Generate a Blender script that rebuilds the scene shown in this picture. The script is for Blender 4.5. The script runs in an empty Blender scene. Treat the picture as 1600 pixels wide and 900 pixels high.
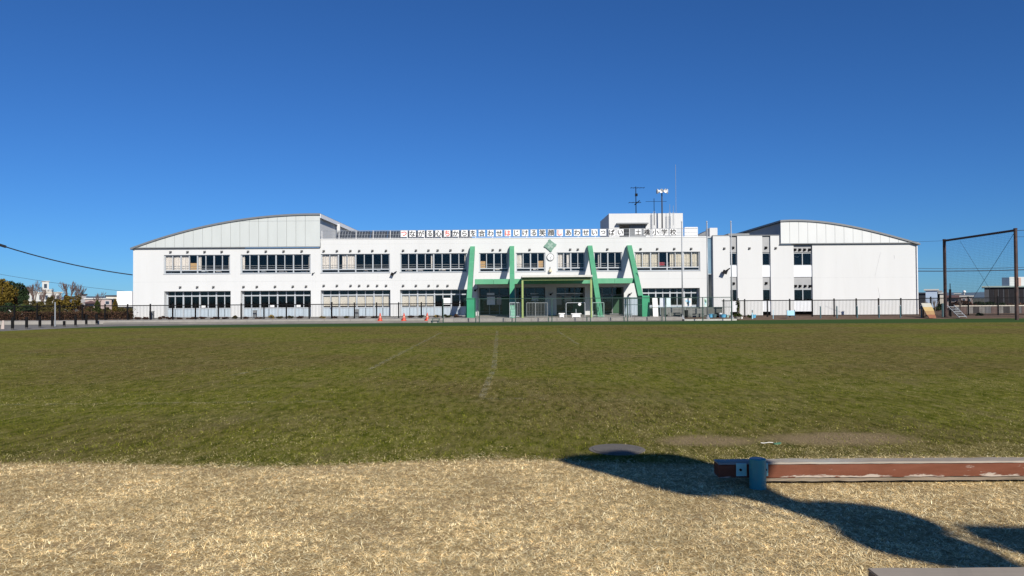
import bpy, math, random
import numpy as np
from mathutils import Vector, Matrix, noise
random.seed(7); rng = np.random.default_rng(11)
R = math.radians
scene = bpy.context.scene
C = scene.collection

# ------------------------------------------------------------------ camera
F = 1164.0
cam_d = bpy.data.cameras.new('camera'); cam = bpy.data.objects.new('camera', cam_d); C.objects.link(cam)
cam_d.sensor_width = 36; cam_d.lens = 36 * F / 1600; cam_d.clip_end = 9000; cam_d.clip_start = .05
CAMM = Matrix.Rotation(R(90 + .985), 4, 'X') @ Matrix.Rotation(R(-.378), 4, 'Z')
cam.matrix_world = Matrix.Translation((0, 0, 1.6)) @ CAMM
scene.camera = cam
# ------------------------------------------------------------------ sky, sun, exposure
SUN_AZ, SUN_EL = R(22), R(29.5)
w = bpy.data.worlds.new('World'); scene.world = w; w.use_nodes = True
wt = w.node_tree; bg = wt.nodes['Background']
sk = wt.nodes.new('ShaderNodeTexSky'); sk.sky_type = 'NISHITA'; sk.sun_disc = False
sk.sun_elevation = SUN_EL; sk.sun_rotation = R(158); sk.altitude = 1500; sk.air_density = 1.0; sk.dust_density = .3; sk.ozone_density = 6.0
tn = wt.nodes.new('ShaderNodeMix'); tn.data_type = 'RGBA'; tn.blend_type = 'MULTIPLY'; tn.inputs[0].default_value = 1; tn.inputs[7].default_value = (.385, .725, 1.08, 1)
wt.links.new(sk.outputs[0], tn.inputs[6]); wt.links.new(tn.outputs[2], bg.inputs[0]); bg.inputs[1].default_value = .075
sd = bpy.data.lights.new('sun', 'SUN'); sun = bpy.data.objects.new('sun', sd); C.objects.link(sun)
sd.energy = 5.0; sd.angle = R(.5); sd.color = (1, .94, .84)
S = Vector((math.sin(SUN_AZ) * math.cos(SUN_EL), -math.cos(SUN_AZ) * math.cos(SUN_EL), math.sin(SUN_EL)))
sun.rotation_euler = S.to_track_quat('Z', 'Y').to_euler(); sun.location = (20, -30, 30)
scene.view_settings.view_transform = 'Standard'; scene.view_settings.look = 'None'
scene.view_settings.exposure = .15; scene.view_settings.gamma = 1

# ------------------------------------------------------------------ helpers
def ray(px, py): return CAMM.to_3x3() @ Vector(((px - 800) / F, (450 - py) / F, -1))
def P(px, py, Y):                       # photograph point on the plane y = Y
    d = ray(px, py); return Vector((0, 0, 1.6)) + d * (Y / d.y)
def G(px, py, z=0.):                    # photograph point on the plane z
    d = ray(px, py); return Vector((0, 0, 1.6)) + d * ((z - 1.6) / d.z)
D = 68.6
def fx(px, py=430, Y=D): return P(px, py, Y).x
def fz(px, py, Y=D): return P(px, py, Y).z

W = {}
def place(o, parent, loc):
    o.location = Vector(loc) - (W[parent.name] if parent else Vector((0, 0, 0)))
    W[o.name] = Vector(loc)
    if parent: o.parent = parent
def tag(o, label=None, cat=None, group=None, kind=None):
    if label: o['label'] = label
    if cat: o['category'] = cat
    if group: o['group'] = group
    if kind: o['kind'] = kind
    return o
def thing(name, loc, label, cat, group=None):
    o = bpy.data.objects.new(name, None); C.objects.link(o); o.empty_display_size = .2
    place(o, None, loc); return tag(o, label, cat, group)
def link(name, me, parent=None, loc=(0, 0, 0), rot=None):
    o = bpy.data.objects.new(name, me); C.objects.link(o); place(o, parent, loc)
    if rot: o.rotation_euler = rot
    return o
def dup(o, loc, label=None, rz=None, parent=None):
    c = o.copy(); C.objects.link(c)
    if parent: c.parent = parent
    else: c.location = loc
    if rz is not None: c.rotation_euler.z = rz
    if label: c['label'] = label
    W[c.name] = Vector(loc) if loc is not None else Vector((0,0,0))
    for ch in list(o.children): dup(ch, None, parent=c)
    return c

class MB:
    def __init__(s): s.v = []; s.f = []
    def add(s, vs, fs):
        n = len(s.v); s.v += [tuple(v) for v in vs]; s.f += [tuple(i + n for i in f) for f in fs]; return s
    def box(s, x0, x1, y0, y1, z0, z1):
        return s.add([(x0,y0,z0),(x1,y0,z0),(x1,y1,z0),(x0,y1,z0),(x0,y0,z1),(x1,y0,z1),(x1,y1,z1),(x0,y1,z1)],
              [(0,3,2,1),(4,5,6,7),(0,1,5,4),(1,2,6,5),(2,3,7,6),(3,0,4,7)])
    def bevbox(s, x0, x1, y0, y1, z0, z1, b):
        # box with chamfered vertical and top edges
        def ring(i, z): return [(x0+i,y0,z),(x1-i,y0,z),(x1,y0+i,z),(x1,y1-i,z),(x1-i,y1,z),(x0+i,y1,z),(x0,y1-i,z),(x0,y0+i,z)]
        def inr(z): return [(x0+2*b,y0+b,z),(x1-2*b,y0+b,z),(x1-b,y0+2*b,z),(x1-b,y1-2*b,z),(x1-2*b,y1-b,z),(x0+2*b,y1-b,z),(x0+b,y1-2*b,z),(x0+b,y0+2*b,z)]
        vs = ring(b, z0) + ring(b, z1 - b) + inr(z1)
        fs = []
        for k in range(2):
            for i in range(8): j = (i+1) % 8; fs.append((k*8+i, k*8+j, k*8+8+j, k*8+8+i))
        fs.append(tuple(range(16, 24))); fs.append(tuple(reversed(range(8))))
        return s.add(vs, fs)
    def tube(s, p0, p1, r0, r1=None, n=8, caps=True):
        r1 = r0 if r1 is None else r1
        p0, p1 = Vector(p0), Vector(p1); d = (p1 - p0)
        if d.length < 1e-6: return s
        q = d.to_track_quat('Z', 'Y'); vs = []
        for p, r in ((p0, r0), (p1, r1)):
            for i in range(n):
                a = 2*math.pi*(i+.5)/n; vs.append(p + q @ Vector((r*math.cos(a), r*math.sin(a), 0)))
        fs = [(i, (i+1) % n, n+(i+1) % n, n+i) for i in range(n)]
        if caps: fs += [tuple(reversed(range(n))), tuple(range(n, 2*n))]
        return s.add(vs, fs)
    def path(s, pts, r, n=6):
        for a, b in zip(pts[:-1], pts[1:]): s.tube(a, b, r, r, n)
        return s
    def lathe(s, c, prof, n=16):        # prof: (r, z) from bottom to top
        c = Vector(c); vs = []
        for r, z in prof:
            for i in range(n):
                a = 2*math.pi*i/n; vs.append((c.x + r*math.cos(a), c.y + r*math.sin(a), c.z + z))
        fs = []
        for k in range(len(prof)-1):
            for i in range(n): j = (i+1) % n; fs.append((k*n+i, k*n+j, k*n+n+j, k*n+n+i))
        fs.append(tuple(reversed(range(n)))); fs.append(tuple(range((len(prof)-1)*n, len(prof)*n)))
        return s.add(vs, fs)
    def prism_xz(s, pts, y0, y1):       # outline in xz (counter-clockwise seen from -y), extruded in y
        n = len(pts); vs = [(x, y0, z) for x, z in pts] + [(x, y1, z) for x, z in pts]
        fs = [tuple(range(n)), tuple(reversed(range(n, 2*n)))]
        fs += [(i, n+i, n+(i+1) % n, (i+1) % n) for i in range(n)]
        return s.add(vs, fs)
    def prism_xy(s, pts, z0, z1):
        n = len(pts); vs = [(x, y, z0) for x, y in pts] + [(x, y, z1) for x, y in pts]
        fs = [tuple(reversed(range(n))), tuple(range(n, 2*n))]
        fs += [(i, (i+1) % n, n+(i+1) % n, n+i) for i in range(n)]
        return s.add(vs, fs)
    def prism_yz(s, pts, x0, x1):
        n = len(pts); vs = [(x0, y, z) for y, z in pts] + [(x1, y, z) for y, z in pts]
        fs = [tuple(range(n)), tuple(reversed(range(n, 2*n)))]
        fs += [(i, n+i, n+(i+1) % n, (i+1) % n) for i in range(n)]
        return s.add(vs, fs)
    def build(s, name, mat, parent=None, label=None, loc=None, smooth=False, kind=None):
        # vertices are world coordinates; the object's origin sits at loc (default: the parent's origin, or the base centre)
        if loc is None:
            if parent: loc = W[parent.name]
            else:
                a = np.array(s.v); lo, hi = a.min(0), a.max(0); loc = ((lo[0]+hi[0])/2, (lo[1]+hi[1])/2, lo[2])
        L = Vector(loc); me = bpy.data.meshes.new(name)
        me.from_pydata([tuple(Vector(v) - L) for v in s.v], [], s.f); me.materials.append(mat)
        if smooth: me.polygons.foreach_set('use_smooth', [True]*len(me.polygons))
        bm_fix(me)
        o = link(name, me, parent, L)
        if label: o['label'] = label
        if kind: o['kind'] = kind
        return o
import bmesh
def bm_fix(me):
    b = bmesh.new(); b.from_mesh(me); bmesh.ops.recalc_face_normals(b, faces=b.faces); b.to_mesh(me); b.free()

def wall_grid(m, x0, x1, z0, z1, holes, y0, y1):
    """solid wall slab y0..y1 with rectangular openings and their reveals"""
    xs = sorted(set([x0, x1] + [h[0] for h in holes] + [h[1] for h in holes])); zs = sorted(set([z0, z1] + [h[2] for h in holes] + [h[3] for h in holes]))
    xs = [x for x in xs if x0-1e-6 <= x <= x1+1e-6]; zs = [z for z in zs if z0-1e-6 <= z <= z1+1e-6]
    solid = {}
    for i in range(len(xs)-1):
        for k in range(len(zs)-1):
            cx, cz = (xs[i]+xs[i+1])/2, (zs[k]+zs[k+1])/2
            solid[i, k] = not any(h[0] < cx < h[1] and h[2] < cz < h[3] for h in holes)
    for (i, k), on in solid.items():
        if not on: continue
        a, b, c, d = xs[i], xs[i+1], zs[k], zs[k+1]
        m.add([(a,y0,c),(b,y0,c),(b,y0,d),(a,y0,d)], [(0,1,2,3)]); m.add([(a,y1,c),(b,y1,c),(b,y1,d),(a,y1,d)], [(3,2,1,0)])
        if not solid.get((i-1, k)): m.add([(a,y0,c),(a,y1,c),(a,y1,d),(a,y0,d)], [(3,2,1,0)])
        if not solid.get((i+1, k)): m.add([(b,y0,c),(b,y1,c),(b,y1,d),(b,y0,d)], [(0,1,2,3)])
        if not solid.get((i, k-1)): m.add([(a,y0,c),(b,y0,c),(b,y1,c),(a,y1,c)], [(3,2,1,0)])
        if not solid.get((i, k+1)): m.add([(a,y0,d),(b,y0,d),(b,y1,d),(a,y1,d)], [(0,1,2,3)])
    return m

# ------------------------------------------------------------------ materials
MATS = {}
def N(nt, t, **kw):
    n = nt.nodes.new(t)
    for k, v in kw.items(): setattr(n, k, v)
    return n
def mat(name, col, rough=.7, var=.12, scale=3., metal=0., bump=0., bscale=20., stretch=(1, 1, 1), spec=.5, dirt=None, dirt_amt=.5, dirt_scale=1.5, dirt_lo=.5, world=False, emit=None, island=0.):
    if name in MATS: return MATS[name]
    m = bpy.data.materials.new(name); m.use_nodes = True; nt = m.node_tree; b = nt.nodes['Principled BSDF']; L = nt.links.new
    b.inputs['Roughness'].default_value = rough; b.inputs['Metallic'].default_value = metal; b.inputs['Specular IOR Level'].default_value = spec if rough < .65 else min(spec, .12)
    tc = N(nt, 'ShaderNodeNewGeometry') if world else N(nt, 'ShaderNodeTexCoord')
    src = tc.outputs['Position'] if world else tc.outputs['Object']
    mp = N(nt, 'ShaderNodeMapping'); mp.inputs['Scale'].default_value = stretch; L(src, mp.inputs[0])
    nz = N(nt, 'ShaderNodeTexNoise'); nz.inputs['Scale'].default_value = scale; nz.inputs['Detail'].default_value = 6; L(mp.outputs[0], nz.inputs['Vector'])
    mr = N(nt, 'ShaderNodeMapRange'); mr.inputs[1].default_value = .25; mr.inputs[2].default_value = .75; mr.inputs[3].default_value = 1-var; mr.inputs[4].default_value = 1+var*.6; L(nz.outputs[0], mr.inputs[0])
    hv = N(nt, 'ShaderNodeHueSaturation'); hv.inputs['Color'].default_value = (*col, 1)
    if island:
        g2 = N(nt, 'ShaderNodeNewGeometry'); r2 = N(nt, 'ShaderNodeMapRange'); r2.inputs[3].default_value = 1-island; r2.inputs[4].default_value = 1+island; L(g2.outputs['Random Per Island'], r2.inputs[0])
        mu = N(nt, 'ShaderNodeMath', operation='MULTIPLY'); L(mr.outputs[0], mu.inputs[0]); L(r2.outputs[0], mu.inputs[1]); L(mu.outputs[0], hv.inputs['Value'])
    else: L(mr.outputs[0], hv.inputs['Value'])
    out = hv.outputs[0]
    if dirt:
        n2 = N(nt, 'ShaderNodeTexNoise'); n2.inputs['Scale'].default_value = dirt_scale; n2.inputs['Detail'].default_value = 8; n2.inputs['Roughness'].default_value = .65; L(mp.outputs[0], n2.inputs['Vector'])
        r3 = N(nt, 'ShaderNodeMapRange'); r3.inputs[1].default_value = dirt_lo; r3.inputs[2].default_value = dirt_lo+.2; r3.inputs[4].default_value = dirt_amt; L(n2.outputs[0], r3.inputs[0])
        mx = N(nt, 'ShaderNodeMix', data_type='RGBA'); L(r3.outputs[0], mx.inputs[0]); L(out, mx.inputs[6]); mx.inputs[7].default_value = (*dirt, 1); out = mx.outputs[2]
    L(out, b.inputs['Base Color'])
    if bump:
        n3 = N(nt, 'ShaderNodeTexNoise'); n3.inputs['Scale'].default_value = bscale; n3.inputs['Detail'].default_value = 5; L(mp.outputs[0], n3.inputs['Vector'])
        bp = N(nt, 'ShaderNodeBump'); bp.inputs['Strength'].default_value = bump; bp.inputs['Distance'].default_value = .02; L(n3.outputs[0], bp.inputs['Height']); L(bp.outputs[0], b.inputs['Normal'])
    MATS[name] = m; return m
def glass(name, tint, alpha=.25):
    m = bpy.data.materials.new(name); m.use_nodes = True; nt = m.node_tree; nt.nodes.clear(); L = nt.links.new
    o = N(nt, 'ShaderNodeOutputMaterial'); t = N(nt, 'ShaderNodeBsdfTransparent'); t.inputs[0].default_value = (*tint, 1)
    g = N(nt, 'ShaderNodeBsdfGlossy'); g.inputs['Roughness'].default_value = .03; g.inputs[0].default_value = (.55, .57, .6, 1)
    fr = N(nt, 'ShaderNodeFresnel'); fr.inputs[0].default_value = 1.45
    tc = N(nt, 'ShaderNodeTexCoord'); nz = N(nt, 'ShaderNodeTexNoise'); nz.inputs['Scale'].default_value = .7; L(tc.outputs['Object'], nz.inputs['Vector'])
    bp = N(nt, 'ShaderNodeBump'); bp.inputs['Strength'].default_value = .06; bp.inputs['Distance'].default_value = .02; L(nz.outputs[0], bp.inputs['Height']); L(bp.outputs[0], g.inputs['Normal'])
    mx = N(nt, 'ShaderNodeMixShader'); L(fr.outputs[0], mx.inputs[0]); L(t.outputs[0], mx.inputs[1]); L(g.outputs[0], mx.inputs[2]); L(mx.outputs[0], o.inputs[0])
    MATS[name] = m; return m

M_wall = mat('white_wall_paint', (.60, .607, .605), .75, .035, .6, dirt=(.5, .5, .47), dirt_amt=.3, dirt_scale=2.2, dirt_lo=.56, stretch=(1.3, 1, .16), bump=.15, bscale=6)
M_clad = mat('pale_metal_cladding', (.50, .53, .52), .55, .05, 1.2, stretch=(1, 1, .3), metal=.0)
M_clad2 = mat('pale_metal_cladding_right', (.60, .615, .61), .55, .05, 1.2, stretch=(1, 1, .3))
M_roof = mat('grey_metal_roof', (.16, .17, .18), .5, .1)
M_trim = mat('grey_trim', (.2, .21, .215), .5, .08)
M_alu = mat('aluminium_frame', (.42, .45, .47), .45, .06)
M_alul = mat('light_aluminium_frame', (.40, .43, .46), .45, .06)
M_panelb = mat('pale_blue_grey_panel', (.42, .49, .55), .6, .1, 8, stretch=(6, 1, .2))
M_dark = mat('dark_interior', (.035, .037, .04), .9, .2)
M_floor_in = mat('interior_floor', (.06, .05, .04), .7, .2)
M_curt = mat('cream_curtain', (.8, .785, .75), .9, .1, 6)
M_curty = mat('yellow_cream_curtain', (.78, .755, .65), .9, .1, 6)
M_blind = mat('beige_roller_blind', (.70, .69, .62), .9, .05)
M_green = mat('green_paint', (.092, .335, .185), .55, .12, 2, dirt=(.16, .36, .22), dirt_amt=.35, stretch=(1, 1, .3))
M_greend = mat('deep_green_paint', (.02, .28, .13), .5, .2, 1.2)
M_olive = mat('yellow_green_paint', (.22, .28, .10), .55, .1, 3)
M_conc = mat('pale_concrete', (.30, .285, .26), .85, .12, 2, bump=.3, dirt=(.25, .23, .2), dirt_amt=.5)
M_greyp = mat('grey_panel', (.33, .335, .34), .6, .08)
M_black = mat('black_metal', (.007, .007, .008), .7, .1)
M_greenf = mat('dark_green_fence', (.03, .07, .055), .5, .1)
M_steel = mat('galvanised_steel', (.33, .35, .37), .45, .12, metal=.3)
M_brown = mat('rusty_brown_steel', (.05, .026, .021), .6, .35, 1.2, dirt=(.15, .07, .05), dirt_amt=.6, dirt_scale=1)
M_white = mat('white_paint', (.8, .8, .8), .5, .04)
M_teal = mat('teal_post_paint', (.06, .12, .135), .5, .1)
M_cyan = mat('light_blue_board', (.35, .62, .8), .6, .05)
M_letter = mat('black_lettering', (.015, .015, .018), .6, .05)
M_letterr = mat('red_lettering', (.62, .06, .04), .6, .05)
M_solar = mat('solar_panel_glass', (.03, .036, .05), .25, .2)
M_orange = mat('orange_plastic', (.6, .06, .02), .45, .06)
M_conew = mat('white_plastic', (.75, .73, .7), .5, .05)
M_emb = mat('sage_green_metal', (.15, .28, .215), .55, .12, 3)
M_emb2 = mat('pale_sage_metal', (.26, .37, .31), .5, .1, 3)
M_cable = mat('black_cable', (.02, .022, .028), .6, .05)
G_glass = glass('window_glass', (.93, .92, .915))
G_glassb = glass('blue_glass', (.5, .62, .7))

# ------------------------------------------------------------------ ground
def lawn_edge(x):                       # y of the edge between straw and green turf
    return 7.42 + .22*math.sin(x*.55+1.2) + (.028*x*x if x < 0 else .03*x*x*.8) * .35
def lawn_material():
    m = bpy.data.materials.new('turf'); m.use_nodes = True; nt = m.node_tree; b = nt.nodes['Principled BSDF']; L = nt.links.new
    b.inputs['Roughness'].default_value = 1; b.inputs['Specular IOR Level'].default_value = 0
    ge = N(nt, 'ShaderNodeNewGeometry'); sp = N(nt, 'ShaderNodeSeparateXYZ'); L(ge.outputs['Position'], sp.inputs[0])
    def noise_(s, d=6, r=.55, st=(1, 1, 1)):
        mp = N(nt, 'ShaderNodeMapping'); mp.inputs['Scale'].default_value = st; L(ge.outputs['Position'], mp.inputs[0])
        n = N(nt, 'ShaderNodeTexNoise'); n.inputs['Scale'].default_value = s; n.inputs['Detail'].default_value = d; n.inputs['Roughness'].default_value = r; L(mp.outputs[0], n.inputs['Vector']); return n.outputs[0]
    def mrange(v, a, b_, c=0., d=1.):
        n = N(nt, 'ShaderNodeMapRange'); n.inputs[1].default_value = a; n.inputs[2].default_value = b_; n.inputs[3].default_value = c; n.inputs[4].default_value = d; L(v, n.inputs[0]); return n.outputs[0]
    def mathn(op, a, b_):
        n = N(nt, 'ShaderNodeMath', operation=op)
        for i, v in enumerate((a, b_)):
            if isinstance(v, (int, float)): n.inputs[i].default_value = v
            else: L(v, n.inputs[i])
        return n.outputs[0]
    def mix(f, a, b_):
        n = N(nt, 'ShaderNodeMix', data_type='RGBA')
        if isinstance(f, (int, float)): n.inputs[0].default_value = f
        else: L(f, n.inputs[0])
        for i, v in ((6, a), (7, b_)):
            if isinstance(v, tuple): n.inputs[i].default_value = (*v, 1)
            else: L(v, n.inputs[i])
        return n.outputs[2]
    fine = noise_(38, 8, .75); mid = noise_(1.6, 6, .6); big = noise_(.13, 5, .55); streak = noise_(.5, 6, .6, (.25, 1.3, 1)); fine2 = noise_(9, 8, .8)
    green = mix(mrange(mid, .35, .65), (.14, .155, .017), (.235, .22, .038))
    green = mix(mrange(fine2, .42, .72, 0, .7), green, (.24, .22, .075))
    green = mix(mrange(big, .43, .58, 0, .8), green, (.19, .135, .055))
    green = mix(mrange(streak, .55, .75, 0, .5), green, (.28, .24, .11))
    spk = noise_(8, 6, .8, (1, .3, 1)); spk2 = noise_(2.2, 5, .65, (1, .2, 1))
    green = mix(mrange(spk, .5, .64, 0, .85), green, (.33, .28, .11))
    green = mix(mrange(spk, .5, .37, 0, .8), green, (.035, .05, .006))
    green = mix(mrange(spk2, .52, .7, 0, .6), green, (.24, .19, .09))
    green = mix(mrange(spk2, .48, .3, 0, .45), green, (.06, .085, .014))
    green = mix(mrange(fine, .38, .6, .45, 0), green, (.03, .045, .01))
    # darker, lusher strip along the far edge
    far = mrange(mathn('ADD', sp.outputs[1], mathn('MULTIPLY', mid, 1.5)), 48.2, 49.6)
    green = mix(far, green, (.055, .10, .035))
    straw = mix(mrange(fine, .35, .68), (.22, .145, .06), (.72, .52, .25))
    straw = mix(mrange(mid, .4, .7, 0, .5), straw, (.38, .28, .18))
    # boundary
    sx = sp.outputs[0]
    e = mathn('ADD', mathn('MULTIPLY', mathn('SINE', mathn('ADD', mathn('MULTIPLY', sx, 1.43), 2.0), 0), .14), 7.38)
    dd = mathn('SUBTRACT', sp.outputs[1], e)
    dd = mathn('ADD', dd, mathn('MULTIPLY', mathn('SUBTRACT', fine2, .5), .5))
    col = mix(mrange(dd, -.06, .1), straw, green)
    # bare soil patches in front of the beam
    sy = sp.outputs[1]
    def ell(cx, cy, rx, ry):
        a = mathn('DIVIDE', mathn('SUBTRACT', sx, cx), rx); c_ = mathn('DIVIDE', mathn('SUBTRACT', sy, cy), ry)
        return mathn('ADD', mathn('ADD', mathn('MULTIPLY', a, a), mathn('MULTIPLY', c_, c_)), mathn('MULTIPLY', mathn('SUBTRACT', mid, .5), 1.6))
    for cx, cy, rx, ry in ((2.2, 8.47, .5, .3), (3.75, 8.55, .8, .36)):
        col = mix(mrange(ell(cx, cy, rx, ry), .4, 1.7, .85, 0), col, mix(mrange(fine, .35, .65), (.20, .145, .08), (.44, .33, .19)))
    L(col, b.inputs['Base Color'])
    bn = N(nt, 'ShaderNodeBump'); bn.inputs['Strength'].default_value = .9; bn.inputs['Distance'].default_value = .03; L(fine, bn.inputs['Height']); L(bn.outputs[0], b.inputs['Normal'])
    return m
M_turf = lawn_material()
M_asph = mat('grey_asphalt', (.19, .18, .165), .9, .15, 1.2, world=True, bump=.3, dirt=(.3, .28, .25), dirt_amt=.5, dirt_scale=.4)
M_earth = mat('far_ground_earth', (.13, .12, .09), .95, .3, .05, world=True, dirt=(.07, .09, .04), dirt_amt=.8, dirt_scale=.03)
M_dirt = mat('brown_soil', (.17, .115, .08), .95, .25, 2, world=True, bump=.5)
M_yard = mat('school_yard_paving', (.33, .31, .28), .9, .12, 1.5, world=True)

m = MB(); s_ = 5000; m.add([(-s_,-s_,-.03),(s_,-s_,-.03),(s_,s_,-.03),(-s_,s_,-.03)], [(0,1,2,3)]); tag(m.build('ground', M_earth), kind='structure')
m = MB(); m.add([(-70,30,-.012),(70,30,-.012),(70,61,-.012),(-70,61,-.012)], [(0,1,2,3)]); tag(m.build('pavement', M_asph), kind='structure')
edge = [G(-200, 528), G(0, 517.5), G(50, 515.3), G(100, 513), G(150, 510.8), G(190, 509.6), G(240, 509), G(300, 508.2)]
ey = 53.6
pts = [(60, -25), (60, 57.2), (fx(1150, 500, 57.2), 57.2), (fx(1143, 500, 55.6), 55.6), (fx(700, 500, 55.6), 55.6), (fx(560, 500, 55), 55), (fx(430, 500, 54.4), 54.4)] + [(p.x, p.y) for p in reversed(edge)] + [(-60, 30), (-60, -25)]
m = MB(); m.prism_xy([(x, y) for x, y in pts], -.02, 0)
lawn = m.build('lawn', M_turf); tag(lawn, kind='structure')

# faint worn field lines, thin sheets 4 mm above the turf
def line_mat():
    m = bpy.data.materials.new('worn_chalk_line'); m.use_nodes = True; nt = m.node_tree; b = nt.nodes['Principled BSDF']; L = nt.links.new
    b.inputs['Base Color'].default_value = (.46, .42, .27, 1); b.inputs['Roughness'].default_value = .95
    ge = N(nt, 'ShaderNodeNewGeometry'); n = N(nt, 'ShaderNodeTexNoise'); n.inputs['Scale'].default_value = 3.2; n.inputs['Detail'].default_value = 8; n.inputs['Roughness'].default_value = .8; L(ge.outputs['Position'], n.inputs['Vector'])
    r = N(nt, 'ShaderNodeMapRange'); r.inputs[1].default_value = .46; r.inputs[2].default_value = .7; r.inputs[4].default_value = .6; L(n.outputs[0], r.inputs[0]); L(r.outputs[0], b.inputs['Alpha'])
    return m
M_line = line_mat()
def field_line(a, b_, wd):
    a, b_ = G(*a), G(*b_); d = (b_-a).normalized(); n = Vector((-d.y, d.x, 0))*wd/2
    m = MB(); m.add([a-n, b_-n, b_+n, a+n], [(0,1,2,3)]); m.v = [(x, y, .022) for x, y, z in m.v]; tag(m.build('field_line', M_line), kind='structure')
for a, b_, wd in [((0, 634), (520, 628.5), .09), ((690, 520), (578, 578), .14), ((777, 517), (772, 575), .14), ((772, 575), (752, 625), .12), ((752, 625), (850, 624), .1),
                  ((0, 555), (60, 552), .2), ((160, 530), (262, 530), .25), ((360, 588), (440, 573), .1), ((870, 517), (905, 540), .12), ((880, 510), (1300, 508), .2)]:
    field_line(a, b_, wd)

# plinth / kerb and the yard behind it
KY = 57.7; ZP = .26
kx0, kx1 = fx(-260, 500, KY), fx(1066, 500, KY)
kerb = thing('kerb', (0, KY, 0), None, None); del_keys = None
kerb['kind'] = 'structure'
x = kx0; seg = 2.0; kmesh = None
while x < kx1 - .3:
    x2 = min(x+seg, kx1)
    if kmesh is None or x2-x < seg-1e-3:
        mb = MB(); mb.bevbox(0.006, x2-x-.006, 0, .18, 0, ZP, .012); mb.f = mb.f
        o = mb.build('kerb_stone', M_conc, kerb, loc=(0, 0, 0)); kmesh = o.data; bpy.data.objects.remove(o)
    o = link('kerb_stone', kmesh, kerb, (x, KY, 0)); x = x2
m = MB(); m.box(kx0, kx1, KY+.18, D+40, -.02, ZP-.004); tag(m.build('yard', M_yard), kind='structure')
m = MB(); m.prism_yz([(57.2, -.02), (57.2, .01), (59.4, .09), (61, .12), (D+40, .14), (D+40, -.02)], kx1+.003, 75); tag(m.build('soil_bank', M_dirt), kind='structure')
m = MB(); m.bevbox(fx(161, 500, 56.8), fx(690, 500, 56), 56.8, KY-.004, -.005, .12, .01); tag(m.build('footpath', M_asph), kind='structure')
for px0, px1 in ((1066, 1147),):
    m = MB(); m.bevbox(fx(px0, 500, 57), fx(px1, 500, 57), 56.3, 56.6, 0, .13, .012); tag(m.build('low_kerb', mat('white_concrete', (.45, .45, .4), .8, .15)), kind='structure')

# ------------------------------------------------------------------ school building
B = thing('school_building', (0, D, ZP), 'long white two-storey school building with curved metal gables, green raking struts and rooftop penthouse', 'building')
TH = .28
Zt, Zb = 6.02, 4.28          # upper windows
Lt, Lb = 2.68, ZP            # lower windows
PAR = 7.36; EAVE = 6.62
up = {'A1': (256, 359.6), 'A2': (376, 485.3), 'A3': (501.4, 609.2), 'A4': (625, 730), 'C1': (748.6, 795), 'C2': (806, 852), 'C3': (870, 914), 'C4': (927.6, 972.4), 'A5': (991.4, 1094)}
lo = {'B1': (256.5, 360.4), 'B2': (376, 485.7), 'B3': (501, 610), 'B4': (625, 731), 'B5': (1004, 1093.6)}
door = {'D1': (748.5, 796), 'D2': (806, 852), 'D3': (869.5, 914), 'D4': (926.5, 975)}
xL0, xL1, xR = fx(208), fx(501), fx(1105)
holesL, holesM = [], []
for k, (a, b_) in up.items(): (holesL if k in ('A1', 'A2') else holesM).append((fx(a, 410), fx(b_, 410), Zb, Zt))
for k, (a, b_) in lo.items(): (holesL if k in ('B1', 'B2') else holesM).append((fx(a, 470), fx(b_, 470), Lb, Lt))
for k, (a, b_) in door.items(): holesM.append((fx(a, 470), fx(b_, 470), ZP, 2.82))
m = MB(); wall_grid(m, xL0, xL1, ZP-.2, EAVE, holesL, D, D+TH); m.build('wall', M_wall, B)
m = MB(); wall_grid(m, xL1, xR, ZP-.2, PAR, holesM, D, D+TH); m.build('wall', M_wall, B)
# right section
xs0, xs1, xs2 = fx(1114.6), fx(1218.5), fx(1434)
st = [(1140.6, 1152.4), (1191.6, 1204.4)]
PR = 7.46; ZR = .1
hs = [(fx(a), fx(b_), ZR, PR) for a, b_ in st]
m = MB(); xa = xs0
wall_grid(m, xs0, xs1, ZR-.2, PR, [(a, b_, c, d) for a, b_, c, d in hs], D, D+TH)
w3 = (fx(1240.5), fx(1269.6), ZR, EAVE+.02)
wall_grid(m, xs1, xs2, ZR-.2, EAVE+.02, [w3], D, D+TH); m.build('wall', M_wall, B)
# body behind the facade: side, back and inner walls, floors, roofs
DEP = 14.; DW = 17.
m = MB()
m.box(xL0, xL0+TH, D+TH, D+DW, ZP-.2, EAVE); m.box(xL0, xL1, D+DW, D+DW+TH, ZP-.2, EAVE)
m.box(xL1, xR, D+DEP, D+DEP+TH, ZP-.2, PAR); m.box(xs2-TH, xs2, D+TH, D+DW, ZR-.2, EAVE); m.box(xR, xs2, D+DW, D+DW+TH, ZR-.2, EAVE)
m.box(xR-TH, xR, D+TH, D+DEP, ZP, PAR); m.box(xs0, xs0+TH, D+TH, D+DEP, ZR, PR)
m.box(xs0+TH, xs1+2, D+DEP, D+DEP+TH, EAVE-1, PR)
m.build('side_wall', M_wall, B)
m = MB(); m.box(xL0+TH, xL1-.01, D+TH, D+DW, EAVE-.25, EAVE-.02); m.box(xL1+.01, xR-TH, D+TH, D+DEP, 6.75, 7.0); m.box(xs0+TH, xs2-TH, D+TH, D+DEP, 6.35, 6.58)
m.build('flat_roof', M_conc, B)
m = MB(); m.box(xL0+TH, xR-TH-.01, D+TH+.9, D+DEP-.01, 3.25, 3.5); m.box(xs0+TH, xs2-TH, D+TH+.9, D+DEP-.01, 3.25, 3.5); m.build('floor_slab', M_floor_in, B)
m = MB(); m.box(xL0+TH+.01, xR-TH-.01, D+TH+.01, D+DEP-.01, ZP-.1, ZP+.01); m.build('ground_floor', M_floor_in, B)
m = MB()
m.box(xL0+TH+.02, xR-TH-.02, D+7, D+7.15, ZP, 6.3)
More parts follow.
